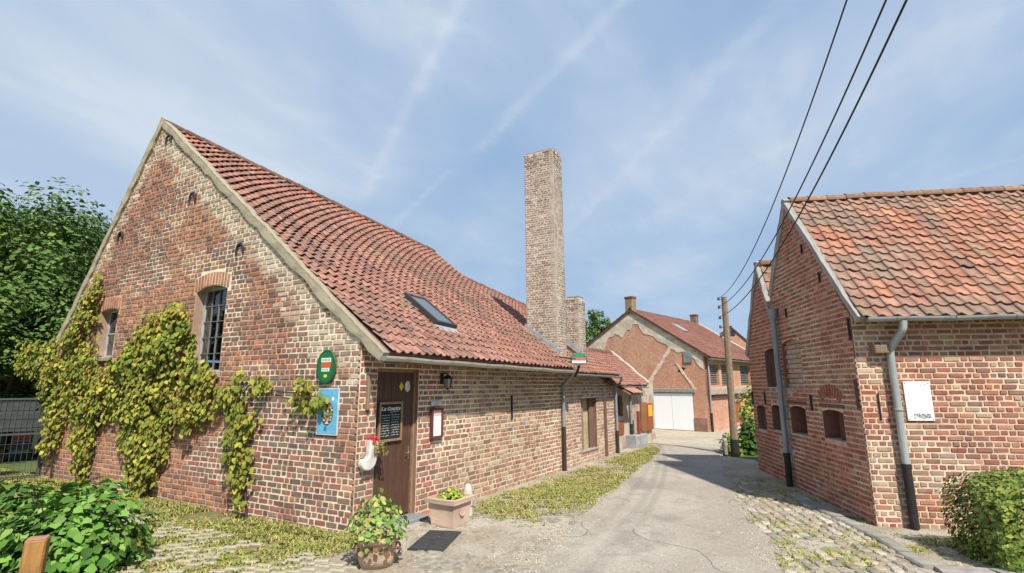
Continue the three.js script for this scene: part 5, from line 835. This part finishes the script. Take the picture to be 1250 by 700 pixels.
{ // oval sign hung out over the lane on an iron arm
  const z = 0.62, p = SF.at(706.5, 438.5, z), s = wallThing('hanging_sign', 'green oval hanging sign with red and white bands on an iron arm over the gutter', 'sign', SF, p[0], p[1], z);
  const g = new THREE.CylinderGeometry(0.5, 0.5, 0.06, 40).rotateX(Math.PI / 2).rotateY(Math.PI / 2); const h = 0.30, w = 0.42; g.scale(1, h, w).rotateY(-0.9 + Math.PI);
  const gg = new THREE.CylinderGeometry(0.5, 0.5, 0.06, 40).rotateX(Math.PI / 2).scale(w, h, 1); const b = part(s, 'board', faceUV(gg, w, h), flatMat(canvasTex(256, 200, (k) => { k.fillStyle = '#3f6f57'; k.fillRect(0, 0, 256, 200); k.fillStyle = '#2f8a58'; k.fillRect(70, 16, 120, 50); k.fillStyle = '#dd5a55'; k.fillRect(30, 78, 196, 52); k.fillStyle = '#f1f1ec'; k.fillRect(26, 130, 204, 36); k.fillStyle = '#7d8a84'; for (let i = 0; i < 5; i++) k.fillRect(70 + i * 24, 140, 14, 16); }), { roughness: 0.4 })); b.rotation.y = -1.0;
  part(s, 'rim', new THREE.TorusGeometry(0.5, 0.03, 8, 40).scale(w, h, 1), std([0.16, 0.20, 0.18], { roughness: 0.5 })).rotation.y = -1.0;
  part(s, 'arm', tubeG([V(-0.05, 0.0, -0.05), V(-0.35, 0.05, -0.45), V(-0.45, 0.05, -0.95)], 0.02, 6), M.iron);
  part(s, 'stay', tubeG([V(0.02, -0.14, 0), V(0.12, -0.30, -0.1), V(0.18, -0.42, -0.2)], 0.03, 6), std([0.10, 0.045, 0.03], { map: mottle }));
}
{ // white notice on the right-hand house
  const a = RF.at(1109, 514, 0.02), b = RF.at(1137, 465.5, 0.02), w = b[0] - a[0] + 0.03, y0 = RF.at(1122, 514)[1], y1 = RF.at(1119, 466)[1], h = y1 - y0, xc = (RF.at(1101, 466)[0] + RF.at(1134, 466)[0]) / 2;
  const ww = RF.at(1133.5, 466)[0] - RF.at(1101, 466)[0]; const s = wallThing('notice_board', 'white printed notice board on the sunny right-hand brick wall', 'notice', RF, xc, (y0 + y1) / 2, 0.014);
  part(s, 'panel', faceUV(bevBox(ww, h, 0.016, 0.003), ww, h), flatMat(canvasTex(256, 384, (k) => { k.fillStyle = '#e4e4e6'; k.fillRect(0, 0, 256, 384); k.fillStyle = '#dbe1ea'; k.fillRect(10, 16, 236, 44); k.fillStyle = '#9fb0a4'; k.fillRect(196, 24, 16, 18); k.fillRect(160, 34, 12, 16); k.fillStyle = '#c3c6ca'; k.strokeStyle = '#d2d4d8'; k.lineWidth = 2; for (let i = 0; i < 14; i++) scrawl(k, 24, 226, 84 + i * 15, 4, 200 + i); const r = mulberry(9); for (let i = 0; i < 260; i++) { const v = Math.floor(90 + r() * 130); k.fillStyle = `rgb(${v},${v},${v + 4})`; k.fillRect(52 + r() * 160, 312 + r() * 44, 14, 8); } })));
  for (const [i, j] of [[-1, -1], [1, -1], [-1, 1], [1, 1]]) part(s, 'screw', new THREE.CylinderGeometry(0.008, 0.008, 0.006, 8).rotateX(Math.PI / 2).translate(i * (ww / 2 - 0.025), j * (h / 2 - 0.025), 0.011), M.zinc);
}
// ---------------------------------------------------------------- utility pole and its three wires
const poleB = gnd(898, 556), poleF = frame(poleB, 90 * RAD), pt = poleF.at(884, 363), poleTop = poleF.pt(pt[0], pt[1]);
{
  const s = thing('utility_pole', 'weathered wooden utility pole beside the right-hand houses', 'pole', poleB); const t = poleTop.clone().sub(poleB);
  part(s, 'shaft', taperTube([V(0, 0, 0), t.clone().multiplyScalar(0.35), t.clone().multiplyScalar(0.7), t], 0.115, 0.085, 10, 14), M.woodOld);
  part(s, 'tarred_foot', taperTube([V(0, -0.05, 0), t.clone().multiplyScalar(0.05), t.clone().multiplyScalar(0.095)], 0.123, 0.12, 10, 4), M.iron);
  for (const [i, f] of [0.985, 0.93, 0.86, 0.80, 0.74].entries()) { const p = t.clone().multiplyScalar(f); part(s, 'insulator', merge([new THREE.CylinderGeometry(0.012, 0.012, 0.16, 6).rotateZ(Math.PI / 2).translate(-0.10, 0, 0), new THREE.LatheGeometry([[0, -0.05], [0.035, -0.05], [0.04, -0.02], [0.028, 0], [0.04, 0.02], [0.03, 0.05], [0, 0.055]].map(q => new THREE.Vector2(...q)), 10).translate(-0.18, 0.02, 0)]), std([0.10, 0.09, 0.085], { roughness: 0.4 })).position.copy(p); }
}
for (const [i, [px, py, f, mx, my]] of [[1034, 0, 0.985, 928, 287], [1082, 0, 0.93, 955, 273], [1107, 0, 0.86, 968, 277]].entries()) {
  const a = poleB.clone().lerp(poleTop, f).add(V(-0.16, 0.05, 0.02)), d = ray(px, py), hgt = 5.6, b = EYEP.clone().addScaledVector(d, (hgt - EYE) / d.y);
  // the wire hangs in the vertical plane through both points; a third measured point gives its sag
  const H = b.clone().sub(a).setY(0), n = new THREE.Vector3().crossVectors(H, V(0, 1, 0)).normalize(), dm = ray(mx, my), m = EYEP.clone().addScaledVector(dm, a.clone().sub(EYEP).dot(n) / dm.dot(n)), tm = m.clone().sub(a).dot(H) / H.lengthSq();
  const q = ((m.y - a.y) - tm * (b.y - a.y)) / (tm * tm - tm), p = b.y - a.y - q, pts = [];
  for (let k = 0; k <= 40; k++) { const t = k / 40 * 1.7, o = a.clone().addScaledVector(H, t); o.y = a.y + p * t + q * t * t; pts.push(o); }
  const w = thing('overhead_wire', ['outermost overhead wire, topmost on the wooden utility pole', 'middle one of three overhead wires on the utility pole', 'lowest overhead wire on the utility pole, nearest the orange roof'][i], 'wire', a, 0, 'wires on the utility pole');
  part(w, 'strand', new THREE.TubeGeometry(new THREE.CatmullRomCurve3(pts.map(p => p.sub(a))), 80, [0.008, 0.0095, 0.011][i], 6), M.iron);
}
{ // concrete slab leaning by the pole
  const p = gnd(887, 556), s = thing('concrete_slab', 'low grey concrete slab standing beside the utility pole foot', 'slab', p, -0.34);
  const g = bevBox(0.09, 0.55, 0.8, 0.015, 0, 0.27, -0.4); const q = g.attributes.position; for (let i = 0; i < q.count; i++) if (q.getY(i) > 0.3) q.setY(i, q.getY(i) + (q.getZ(i) + 0.65) * -0.16); g.computeVertexNormals(); part(s, 'slab', g, std([0.33, 0.32, 0.30], { map: mottle, bumpMap: grain, bumpScale: 0.01 }));
}
// ---------------------------------------------------------------- wooden post in the left foreground
{
  const p = gnd(30, 742), s = thing('wooden_post', 'square orange-brown wooden post in front of the leafy shrub', 'post', p, 0.5); const h = 0.62;
  part(s, 'post', bevBox(0.17, h, 0.17, 0.015, 0, h / 2, 0), std(lin(196, 146, 84, 0.72), { map: rep(mottle, 6, 0.8), bumpMap: rep(grain, 6, 0.5), bumpScale: 0.006 })); part(s, 'cut_top', bevBox(0.15, 0.012, 0.15, 0.004, 0, h + 0.003, 0), std(lin(206, 160, 130, 0.7), { map: mottle }));
  s.rotation.z = -0.03;
}
// ---------------------------------------------------------------- fence and car at the far left
{
  const a = gnd(49, 584), b = gnd(-2, 588), d = b.clone().sub(a).normalize(), yaw = Math.atan2(d.x, -d.z), L = 6.2;
  const F = frame(a.clone().addScaledVector(d, L), yaw + Math.PI); const s = thing('wire_fence', 'wire mesh fence with dark screen along its top left of the inn', 'fence', F.o, F.ry); const pm = std([0.05, 0.06, 0.055], { roughness: 0.6 });
  for (let i = 0; i < 4; i++) part(s, 'post', bevBox(0.06, 1.85, 0.06, 0.008, L * i / 3 - (i === 3 ? 0.06 : 0), 0.92, 0), pm);
  for (const y of [0.06, 1.02, 1.82]) part(s, 'rail', boxG(L, 0.035, 0.03, L / 2, y, 0.0), pm);
  const wi = []; for (let x = 0.1; x < L - 0.1; x += 0.10) wi.push(boxG(0.007, 1.8, 0.007, x, 0.92, 0.02)); for (let y = 0.2; y < 1.8; y += 0.2) wi.push(boxG(L, 0.006, 0.006, L / 2, y, 0.027)); stuffPart(s, 'mesh_wires', merge(wi), pm);
  for (let i = 0; i < 3; i++) part(s, 'screen', boxG(L / 3 - 0.08, 0.72, 0.012, L * (i + 0.5) / 3, 1.44, -0.02), std([0.055, 0.062, 0.062], { roughness: 0.9, map: rep(mottle, 2) }));
}
{
  const p = gnd(2, 566), s = thing('parked_car', 'dark grey car parked behind the wire fence, tail to the fence', 'car', V(p.x - 0.55, 0, p.z - 0.25), 0.4); // rear faces +z
  const paint = new THREE.MeshPhysicalMaterial({ color: 0x2b323b, roughness: 0.35, metalness: 0.4, clearcoat: 0.8 });
  const ex = (pts, w, b) => new THREE.ExtrudeGeometry(new THREE.Shape(pts.map(q => new THREE.Vector2(...q))), { depth: w - 2 * b, bevelEnabled: true, bevelSize: b, bevelThickness: b, bevelSegments: 3 }).translate(0, 0, -(w - 2 * b) / 2).rotateY(Math.PI / 2);
  part(s, 'body', ex([[0.0, 0.28], [0.03, 0.85], [0.25, 0.93], [2.9, 0.90], [3.9, 0.74], [4.0, 0.45], [3.95, 0.26]], 1.68, 0.05), paint);
  const cab = part(s, 'cabin', ex([[0.12, 0.90], [0.42, 1.40], [1.9, 1.42], [2.8, 0.90]], 1.42, 0.06), paint);
  part(cab, 'rear_window', boxG(1.2, 0.42, 0.02).rotateX(-0.54).translate(0, 1.16, -0.22), M.tinted); for (const k of [-1, 1]) part(cab, 'side_window', polyG([[-2.55, 0.95], [-0.5, 0.95], [-0.62, 1.32], [-1.9, 1.34]], 0.01).rotateY(Math.PI / 2).translate(k * 0.715, 0, 0).scale(1, 1, 1), M.tinted);
  for (const k of [-1, 1]) part(s, 'tail_light', bevBox(0.40, 0.17, 0.05, 0.015, k * 0.58, 0.68, 0.07), new THREE.MeshStandardMaterial({ color: 0xb31208, roughness: 0.25 }));
  part(s, 'number_plate', bevBox(0.5, 0.13, 0.02, 0.004, 0, 0.66, 0.075), M.white); part(s, 'bumper', bevBox(1.66, 0.2, 0.12, 0.03, 0, 0.42, 0.06), std([0.03, 0.03, 0.032], { roughness: 0.6 }));
  for (const [x, z] of [[-0.78, -0.75], [0.78, -0.75], [-0.78, -3.2], [0.78, -3.2]]) { const w = part(s, 'wheel', new THREE.CylinderGeometry(0.31, 0.31, 0.2, 20).rotateZ(Math.PI / 2).translate(x, 0.31, z), std([0.02, 0.02, 0.02])); part(w, 'rim', new THREE.CylinderGeometry(0.19, 0.19, 0.21, 14).rotateZ(Math.PI / 2).translate(x, 0.31, z), std([0.4, 0.4, 0.42], { metalness: 0.8, roughness: 0.4 })); }
}
// ---------------------------------------------------------------- creepers on the gable
const vineC = [lin(158, 158, 62, 0.97), lin(138, 146, 56, 0.94), lin(176, 168, 74, 1.00), lin(120, 134, 52, 0.92), lin(150, 134, 66, 0.94)];
function vine(label, stems, blobs, dens) {
  const f = GF.at(...stems[0][0]), s = thing('creeper', label, 'creeper', GF.pt(f[0], 0, 0.02), GF.ry, 'creepers on the inn gable');
  const loc = (px, py, z) => { const q = GF.at(px, py); return V(q[0] - f[0], q[1], z); };
  for (const st of stems) part(s, 'stem', taperTube(st.map(([x, y], i) => { const v = loc(x, y, 0.02 + rr(0, 0.03)); if (i === 0) v.y = Math.min(v.y, 0.0); return v; }), 0.022, 0.008, 5, 20), M.brownIron);
  const list = [];
  for (const [x0, y0, r0, x1, y1, r1, k] of blobs) {
    const a = loc(x0, y0, 0), b = loc(x1, y1, 0), e = loc(x0 + r0, y0, 0).distanceTo(a), e1 = loc(x1 + r1, y1, 0).distanceTo(b), n = Math.round(dens * (k || 1) * (a.distanceTo(b) + e) * (e + e1) * 1.1);
    for (let i = 0; i < n; i++) { const t = rnd(), r = lerp(e, e1, t), p = a.clone().lerp(b, t), an = rr(0, 6.28), d = Math.sqrt(rnd()) * r; p.x += Math.cos(an) * d; p.y += Math.sin(an) * d; const nz = fbm(p.x * 3.1 + 20 + f[0], p.y * 3.1, 2); if (nz < 0.36 && rnd() < 0.8) continue; p.z = 0.03 + (0.05 + 0.20 * (1 - d / r) * (k ? 0.6 : 1)) * rnd() + 0.10 * sst(0.5, 0.7, nz);
      if (p.y < 0.02) continue; const g = fbm(p.x * 1.6 + 4, p.y * 1.6 + 8, 2); list.push({ p, d: V(rr(-0.7, 0.7), rr(-0.1, 0.9), 1), s: rr(0.06, 0.125), c: jit(mixc(pick(vineC), lin(108, 130, 52, 0.94), sst(0.45, 0.7, g) * 0.5), 0.2), tw: 0.6 }); }
  }
  leaves(s, 'foliage', list);
}
vine('yellow-green creeper climbing past the small window at the outer edge of the gable', [[[100, 590], [105, 540], [100, 480], [108, 420], [116, 365]], [[66, 575], [72, 540], [78, 500]]],
  [[106, 575, 9, 112, 500, 16], [112, 500, 18, 100, 440, 26], [100, 440, 22, 110, 385, 15], [110, 385, 12, 126, 345, 8], [90, 450, 14, 62, 438, 14], [62, 440, 12, 34, 436, 9, 1.2], [62, 555, 5, 72, 500, 10, 0.8], [128, 478, 16, 150, 462, 16], [125, 490, 14, 160, 470, 18, 0.9], [60, 460, 12, 80, 520, 8, 0.6], [84, 500, 10, 70, 545, 6, 0.5], [120, 530, 9, 116, 480, 12, 0.6]], 330);
vine('broad dense creeper between the two gable windows, reaching the ground', [[[176, 606], [185, 540], [200, 470], [215, 400]], [[182, 606], [176, 520], [165, 440]]],
  [[176, 595, 20, 186, 545, 24], [186, 550, 28, 180, 490, 34], [180, 490, 36, 205, 440, 42], [178, 450, 28, 172, 428, 16], [205, 440, 40, 222, 405, 22], [235, 470, 26, 252, 480, 20], [225, 490, 24, 246, 505, 12], [160, 450, 14, 184, 418, 22], [205, 395, 12, 225, 392, 10, 0.6], [262, 500, 9, 255, 465, 14], [160, 500, 18, 150, 470, 16, 0.8], [240, 455, 18, 262, 485, 12, 0.8]], 340);
vine('thin sparse creeper trained toward the oval sign', [[[306, 640], [304, 590], [300, 520], [306, 470], [340, 478], [385, 480]]],
  [[303, 625, 7, 302, 580, 13], [302, 580, 14, 300, 530, 18], [296, 520, 12, 318, 510, 8], [300, 520, 12, 290, 475, 14], [290, 470, 12, 320, 470, 10], [320, 470, 8, 340, 478, 8], [275, 490, 8, 290, 480, 10], [356, 492, 6, 375, 490, 9], [372, 488, 10, 388, 472, 12], [372, 468, 7, 380, 475, 8], [386, 490, 9, 396, 492, 8], [400, 490, 6, 396, 484, 8]], 330);

// ---------------------------------------------------------------- trees
const quadLeaf = (() => { const g = new THREE.BufferGeometry(); const P = [[0, -0.5, 0], [0.34, 0, 0.10], [0, 0.5, 0], [-0.34, 0, 0.10], [0, 0, -0.03]]; g.setAttribute('position', new THREE.Float32BufferAttribute(P.flat(), 3)); g.setAttribute('uv', new THREE.Float32BufferAttribute(P.map(p => [p[0] + 0.5, p[1] + 0.5]).flat(), 2)); g.setIndex([0, 1, 4, 1, 2, 4, 2, 3, 4, 3, 0, 4]); g.computeVertexNormals(); return g; })();
const bark = std([0.07, 0.055, 0.04], { map: rep(mottle, 3, 1), bumpMap: rep(grain, 3, 1), bumpScale: 0.02 });
function tree(name, label, base, h, rx, trunkH, n, ls, cols, group, airy = 0.5) {
  const s = thing(name, label, 'tree', base, rr(0, 6), group); const tr = part(s, 'trunk', taperTube([V(0, -0.1, 0), V(rr(-0.1, 0.1), trunkH * 0.6, rr(-0.1, 0.1)), V(rr(-0.3, 0.3), h * 0.6, rr(-0.3, 0.3)), V(rr(-0.4, 0.4), h * 0.9, rr(-0.4, 0.4))], h * 0.022 + 0.05, 0.03, 8, 12), bark);
  const clumps = [], K2 = Math.round(34 + rx * 8), cy = (h + trunkH) / 2, ry = (h - trunkH) / 2;
  for (let i = 0; i < K2; i++) { const u = rr(-1, 1), t = rr(0, 6.28), q = Math.sqrt(1 - u * u), k = Math.pow(rnd(), 0.35) * rr(0.75, 1.06), low = u < 0 ? 0.85 : 1; clumps.push([V(Math.cos(t) * q * rx * k * low, cy + u * ry * k, Math.sin(t) * q * rx * k * low), rr(0.55, 1.0) * rx * 0.30]); }
  for (let i = 0; i < 9; i++) { const c = clumps[Math.floor(rnd() * K2)][0], y0 = Math.min(c.y - 0.3, rr(trunkH * 0.7, h * 0.6)); part(s, 'limb', taperTube([V(0, y0, 0), V(c.x * 0.5, lerp(y0, c.y, 0.6), c.z * 0.5), c], h * 0.009 + 0.02, 0.012, 5, 8), bark); }
  const list = []; for (let i = 0; i < n; i++) { const [c, r] = clumps[i % K2]; const d = V(rr(-1, 1), rr(-1, 1), rr(-1, 1)); if (d.lengthSq() > 1) { i--; continue; } const p = c.clone().addScaledVector(d, r * (1 + 0.3 * rnd())); p.y += d.y * r * -0.25; const cc = jit(pick(cols), 0.25); list.push({ p, d: V(d.x + rr(-0.5, 0.5), Math.abs(d.y) + rr(0.1, 0.9), d.z + rr(-0.5, 0.5)), s: ls * rr(0.5, 1.35), c: cc, tw: 1, droop: rr(-1, 0.4) }); }
  leaves(s, 'crown', list, quadLeaf);
}
const gA = [lin(92, 118, 54, 1), lin(88, 118, 54, 0.95), lin(114, 140, 68, 0.95), lin(74, 104, 48, 0.95)], gB = [lin(110, 138, 84, 1), lin(128, 152, 98, 1), lin(94, 124, 70, 1)], gD = [lin(66, 96, 48, 0.9), lin(56, 84, 42, 0.9), lin(78, 108, 56, 0.9)];
const far = (px, D) => { const d = ray(px, 470); const p = EYEP.clone().addScaledVector(d, D / Math.hypot(d.x, d.z)); return V(p.x, groundY(p.x, p.z), p.z); };
tree('broadleaf_tree', 'large full green tree beyond the inn gable', far(60, 27), 9.9, 4.4, 1.4, 70000, 0.135, gA, 'trees left of the inn');
tree('broadleaf_tree', 'tall airy grey-green tree top behind the full green tree', far(36, 40), 13.4, 3.6, 6, 11000, 0.20, gB, 'trees left of the inn');
tree('broadleaf_tree', 'dense tree at the far left of the fence', far(-60, 25), 9.0, 4.4, 1.2, 40000, 0.17, gA, 'trees left of the inn');
tree('broadleaf_tree', 'shaded dark tree close to the wire fence', far(8, 21), 5.4, 2.8, 0.8, 26000, 0.15, gA, 'trees left of the inn');
tree('broadleaf_tree', 'dark low tree tight against the inn corner', far(62, 23), 5.8, 2.6, 0.8, 26000, 0.15, gA, 'trees left of the inn');
tree('broadleaf_tree', 'bushy green tree hidden behind the inn roof', far(118, 32), 9.6, 4.0, 1.5, 34000, 0.18, gA, 'trees left of the inn');
tree('broadleaf_tree', 'green tree well left of the car', far(-160, 24), 9.4, 4.6, 1.4, 26000, 0.19, gA, 'trees left of the inn');
for (const [px, D, h, r, n, l] of [[716, 62, 12.0, 2.6, 5000, 'rounded dark tree behind the short chimney'], [733, 66, 11.8, 2.4, 5000, 'dark tree between the short chimney and the barn gable'], [748, 60, 10.4, 2.2, 5000, 'dark tree touching the barn gable slope'], [700, 70, 10.5, 3, 4000, 'tall dark tree hidden behind the chimneys'], [765, 72, 9.0, 3, 4000, 'dark tree rising behind the barn gable'], [680, 64, 9, 3, 3000, 'dark tree behind the tall chimney'], [905, 66, 6.0, 2.5, 3500, 'low tree beyond the far brick gable'], [925, 60, 5.8, 2.4, 3500, 'small tree beyond the lower right-hand house'], [955, 64, 7, 3.2, 3000, 'broad tree hidden behind the lower right-hand house'], [1000, 58, 7.5, 3.4, 3000, 'broad tree hidden behind the orange-roofed house'], [1060, 62, 7, 3.4, 3000, 'spreading tree far behind the orange-roofed house']])
  tree('distant_tree', l, far(px, D), h, r, h * 0.12, n, 0.34, gA, 'trees behind the barn');

// ---------------------------------------------------------------- shrubs and hedge
function shrub(name, label, cat, base, ry, sx, sy, sz, n, ls, cols, o = {}) {
  const s = thing(name, label, cat, base, ry); const list = [];
  for (let i = 0; i < (o.stems ?? 7); i++) { const a = rr(0, 6.28), k = rr(0.3, 0.8); part(s, 'stem', taperTube([V(rr(-0.1, 0.1) * sx, -0.05, rr(-0.1, 0.1) * sz), V(Math.cos(a) * sx * k * 0.3, sy * 0.4, Math.sin(a) * sz * k * 0.3), V(Math.cos(a) * sx * k * 0.5, sy * rr(0.6, 0.9), Math.sin(a) * sz * k * 0.5)], 0.016, 0.006, 5, 8), bark); }
  while (list.length < n) { const x = rr(-1, 1), y = rr(0, 1), z = rr(-1, 1), q = o.box ? Math.max(Math.abs(x), Math.abs(z)) ** 6 + y ** 6 : x * x + z * z + (y * 1.0) ** 2; const edge = 0.85 + (o.box ? 0.5 : 0.95) * (fbm(x * 2.6 + 9 + base.x, z * 2.6 + y * 3, 3) - 0.5) * 2; if (q > edge || (q < 0.35 && rnd() < 0.75)) continue; const p = V(x * sx / 2, y * sy, z * sz / 2); list.push({ p, d: V(x + rr(-0.6, 0.6), y * 0.8 + rr(0, 0.8), z + rr(-0.6, 0.6)), s: ls * rr(0.35, 1.4), c: rnd() < 0.012 ? jit(lin(146, 128, 70, 0.9), 0.3) : jit(pick(cols), 0.3), tw: 1.2, droop: rr(-1, 0.4) }); }
  leaves(s, 'foliage', list, o.geo || leafShape, o.mat || LEAF);
}
{ const p = gnd(60, 707); shrub('leafy_shrub', 'broad-leaved green shrub around the orange-brown post', 'shrub', V(p.x, 0, p.z - 0.25), 0.3, 1.5, 0.98, 1.2, 2000, 0.105, [lin(96, 142, 52, 0.89), lin(112, 156, 66, 0.94), lin(76, 118, 46, 0.81), lin(128, 160, 80, 0.94)]); }
{ const p = gnd(-40, 690); shrub('leafy_shrub', 'low spreading shrub left of the orange-brown post', 'shrub', V(p.x, 0, p.z - 0.5), 0.3, 1.9, 0.85, 1.2, 1300, 0.12, [lin(100, 142, 56, 0.89), lin(120, 156, 72, 0.94), lin(84, 118, 50, 0.81)]); }
{ const p = RF.pt(1.85, 0, 1.5); shrub('clipped_hedge', 'clipped green hedge before the sunny right-hand wall', 'hedge', p, RF.ry, 3.1, 1.06, 1.05, 26000, 0.06, [lin(134, 150, 68, 1), lin(112, 132, 58, 1), lin(152, 162, 82, 1), lin(92, 114, 52, 1)], { box: true, geo: quadLeaf, stems: 14 }); }
{ const p = gnd(918, 553); shrub('leafy_shrub', 'rounded green bush at the corner of the lower right-hand house', 'shrub', V(p.x, groundY(p.x, p.z), p.z), 0, 0.8, 0.9, 0.9, 1400, 0.11, [lin(80, 116, 44, 0.84), lin(60, 96, 36, 0.74)]); const q = gnd(903, 552); shrub('leafy_shrub', 'light green weedy plant behind the utility pole foot', 'shrub', q, 0, 1.0, 0.6, 1.0, 900, 0.11, [lin(150, 168, 70, 0.94), lin(124, 150, 58, 0.92)]); const r = gnd(920, 540); shrub('tall_shrub', 'tall yellow-flowered bush behind the lower right-hand house', 'shrub', r, 0, 1.0, 2.3, 1.0, 1500, 0.12, [lin(160, 170, 84, 0.94), lin(190, 184, 90, 0.97), lin(110, 140, 56, 0.88)]); }
// ---------------------------------------------------------------- grass and weeds
const blade = (() => { const r = mulberry(77), P = [], I = []; for (let i = 0; i < 7; i++) { const a = r() * 6.28, d = r() * 0.05, x = Math.cos(a) * d, z = Math.sin(a) * d, b = r() * 6.28, w = 0.006 + r() * 0.004, l = 0.5 + r() * 0.5, k = P.length / 3, ox = Math.cos(b + 1.57) * w, oz = Math.sin(b + 1.57) * w, lx = Math.cos(b) * 0.03 * l, lz = Math.sin(b) * 0.03 * l; P.push(x - ox, 0, z - oz, x + ox, 0, z + oz, x + lx - ox * 0.6, 0.6 * l * 0.1, z + lz - oz * 0.6, x + lx + ox * 0.6, 0.6 * l * 0.1, z + lz + oz * 0.6, x + lx * 2.6, l * 0.1, z + lz * 2.6); I.push(k, k + 1, k + 2, k + 1, k + 3, k + 2, k + 2, k + 3, k + 4); } const g = new THREE.BufferGeometry(); g.setAttribute('position', new THREE.Float32BufferAttribute(P, 3)); g.setIndex(I); g.computeVertexNormals(); return g; })();
function grass(name, label, pts, cols) {
  const im = new THREE.InstancedMesh(blade, std([1, 1, 1], { roughness: 0.8, side: THREE.DoubleSide }), pts.length), c = new THREE.Color(), q = new THREE.Quaternion(), e = new THREE.Euler();
  pts.forEach(([x, z, s], i) => { e.set(rr(-0.2, 0.2), rr(0, 6.28), rr(-0.2, 0.2)); const w = rr(0.8, 1.4); im.setMatrixAt(i, _m.compose(V(x, groundY(x, z) - 0.004, z), q.setFromEuler(e), V(w, s, w))); im.setColorAt(i, c.setRGB(...jit(pick(cols), 0.28))); });
  im.name = numbered(name); im.userData = { label, category: 'grass', kind: 'stuff' }; im.castShadow = im.receiveShadow = true; scene.add(im);
}
{
  const l = []; for (let i = 0; i < 60000 && l.length < 26000; i++) { const u = rr(-16, 0.4), z = Math.pow(rnd(), 1.3) * 5.5 + 0.02, p = GF.pt(u, 0, z), s = toScreen(p); if (s[1] > 725 || s[0] < -30) continue; const n = fbm(p.x * 0.9 + 3, p.z * 0.9, 3); const dens = sst(0.28, 0.55, n + 0.15 * sst(-3, -9, u)) * (1 - 0.6 * sst(0.45, 0.9, z) * sst(-7.6, -6.6, u)); if (rnd() > dens) continue; l.push([p.x, p.z, rr(0.2, 0.6) * (z < 0.3 ? 1.7 : 1)]); }
  grass('lawn_grass', 'short worn olive grass on the lawn before the gable', l, [lin(150, 150, 76, 0.95), lin(134, 144, 66, 0.92), lin(168, 158, 100, 0.95), lin(122, 138, 60, 0.9), lin(160, 148, 92, 0.9)]);
  const v = []; for (let i = 0; i < 90000 && v.length < 15000; i++) { const s0 = rr(1.6, 14), w = rr(0.05, 3.2), p = SF.pt(s0, 0, w); if (!inPoly(p.x, p.z, [...vergeWall.slice(3), ...vergeRoad.slice(1).reverse()])) continue; const roadD = Math.min(...vergeRoad.slice(1).map(r => Math.hypot(r.x - p.x, r.z - p.z))); const n = fbm(p.x * 1.2 + 13, p.z * 1.2, 3); const mid = sst(0.1, 0.9, w) * sst(2.5, 0.9, w + 0.02 * s0 + 0.6 * (fbm(s0 * 2, w * 2, 3) - 0.5)); if (rnd() > sst(0.16, 0.8, n) * mid * sst(1.6, 3.2, s0)) continue; v.push([p.x, p.z, rr(0.22, 0.65)]); }
  grass('verge_grass', 'green grass patch along the foot of the inn street wall', v, [lin(140, 152, 64, 0.94), lin(122, 140, 52, 0.92), lin(168, 160, 96, 0.94), lin(176, 158, 112, 0.94), lin(150, 138, 84, 0.89)]);
  const k = []; for (let i = 0; i < 90000 && k.length < 1800; i++) { const p = gnd(rr(880, 1180), rr(565, 712)); if (!inPoly(p.x, p.z, [W(2.6, -4), ...pxs([[955, 700], [940, 661], [905, 629], [890, 588]]), gnd(930, 577), R0, RF.pt(3, 0, 0.4), RF.pt(3, 0, 3)])) continue; const n = fbm(p.x * 1.5 + 33, p.z * 1.5, 3); if (rnd() > sst(0.48, 0.78, n) * 0.6) continue; k.push([p.x, p.z, rr(0.2, 0.5)]); }
  grass('shoulder_grass', 'tufts of grass between the cobbles by the right-hand houses', k, [lin(150, 154, 66, 0.94), lin(128, 140, 56, 0.92), lin(170, 162, 100, 0.94)]);
}

{ // loose grit along the lane edges and on the worn verge
  const peb = new THREE.IcosahedronGeometry(1, 0).scale(1, 0.55, 0.8), pts = [];
  for (let i = 0; i < 40000 && pts.length < 5200; i++) { const p = gnd(rr(450, 1150), 548 + 168 * Math.pow(rnd(), 0.6)); const s = SF.at(...toScreen(p).slice(0, 2)); const e = Math.min(...[roadL, roadR].map(R => { let d = 9; for (let k = 1; k < R.length; k++) { const a = R[k - 1], b = R[k], vx = b.x - a.x, vz = b.z - a.z, t = clamp(((p.x - a.x) * vx + (p.z - a.z) * vz) / (vx * vx + vz * vz)); d = Math.min(d, Math.hypot(p.x - a.x - t * vx, p.z - a.z - t * vz)); } return d; })); if (p.clone().sub(C0).dot(SF.N) < 0.1 || p.clone().sub(R0).dot(RS.N) < 0.1) continue; if (rnd() > Math.exp(-e * e / 0.08) + 0.06) continue; pts.push(p); }
  const im = new THREE.InstancedMesh(peb, std([1, 1, 1], { roughness: 1 }), pts.length), c = new THREE.Color(), q = new THREE.Quaternion(), e = new THREE.Euler();
  pts.forEach((p, i) => { const s = 0.004 + 0.014 * Math.pow(rnd(), 3); e.set(rr(0, 6), rr(0, 6), rr(0, 6)); im.setMatrixAt(i, _m.compose(V(p.x, groundY(p.x, p.z) + 0.014, p.z), q.setFromEuler(e), V(s, s, s))); im.setColorAt(i, c.setRGB(...jit(lin(176, 166, 148, 0.9), 0.35))); });
  im.name = 'loose_gravel'; im.userData = { label: 'loose grit scattered along both edges of the lane', category: 'gravel', kind: 'stuff' }; im.castShadow = im.receiveShadow = true; scene.add(im);
}
renderer.render(scene, camera);
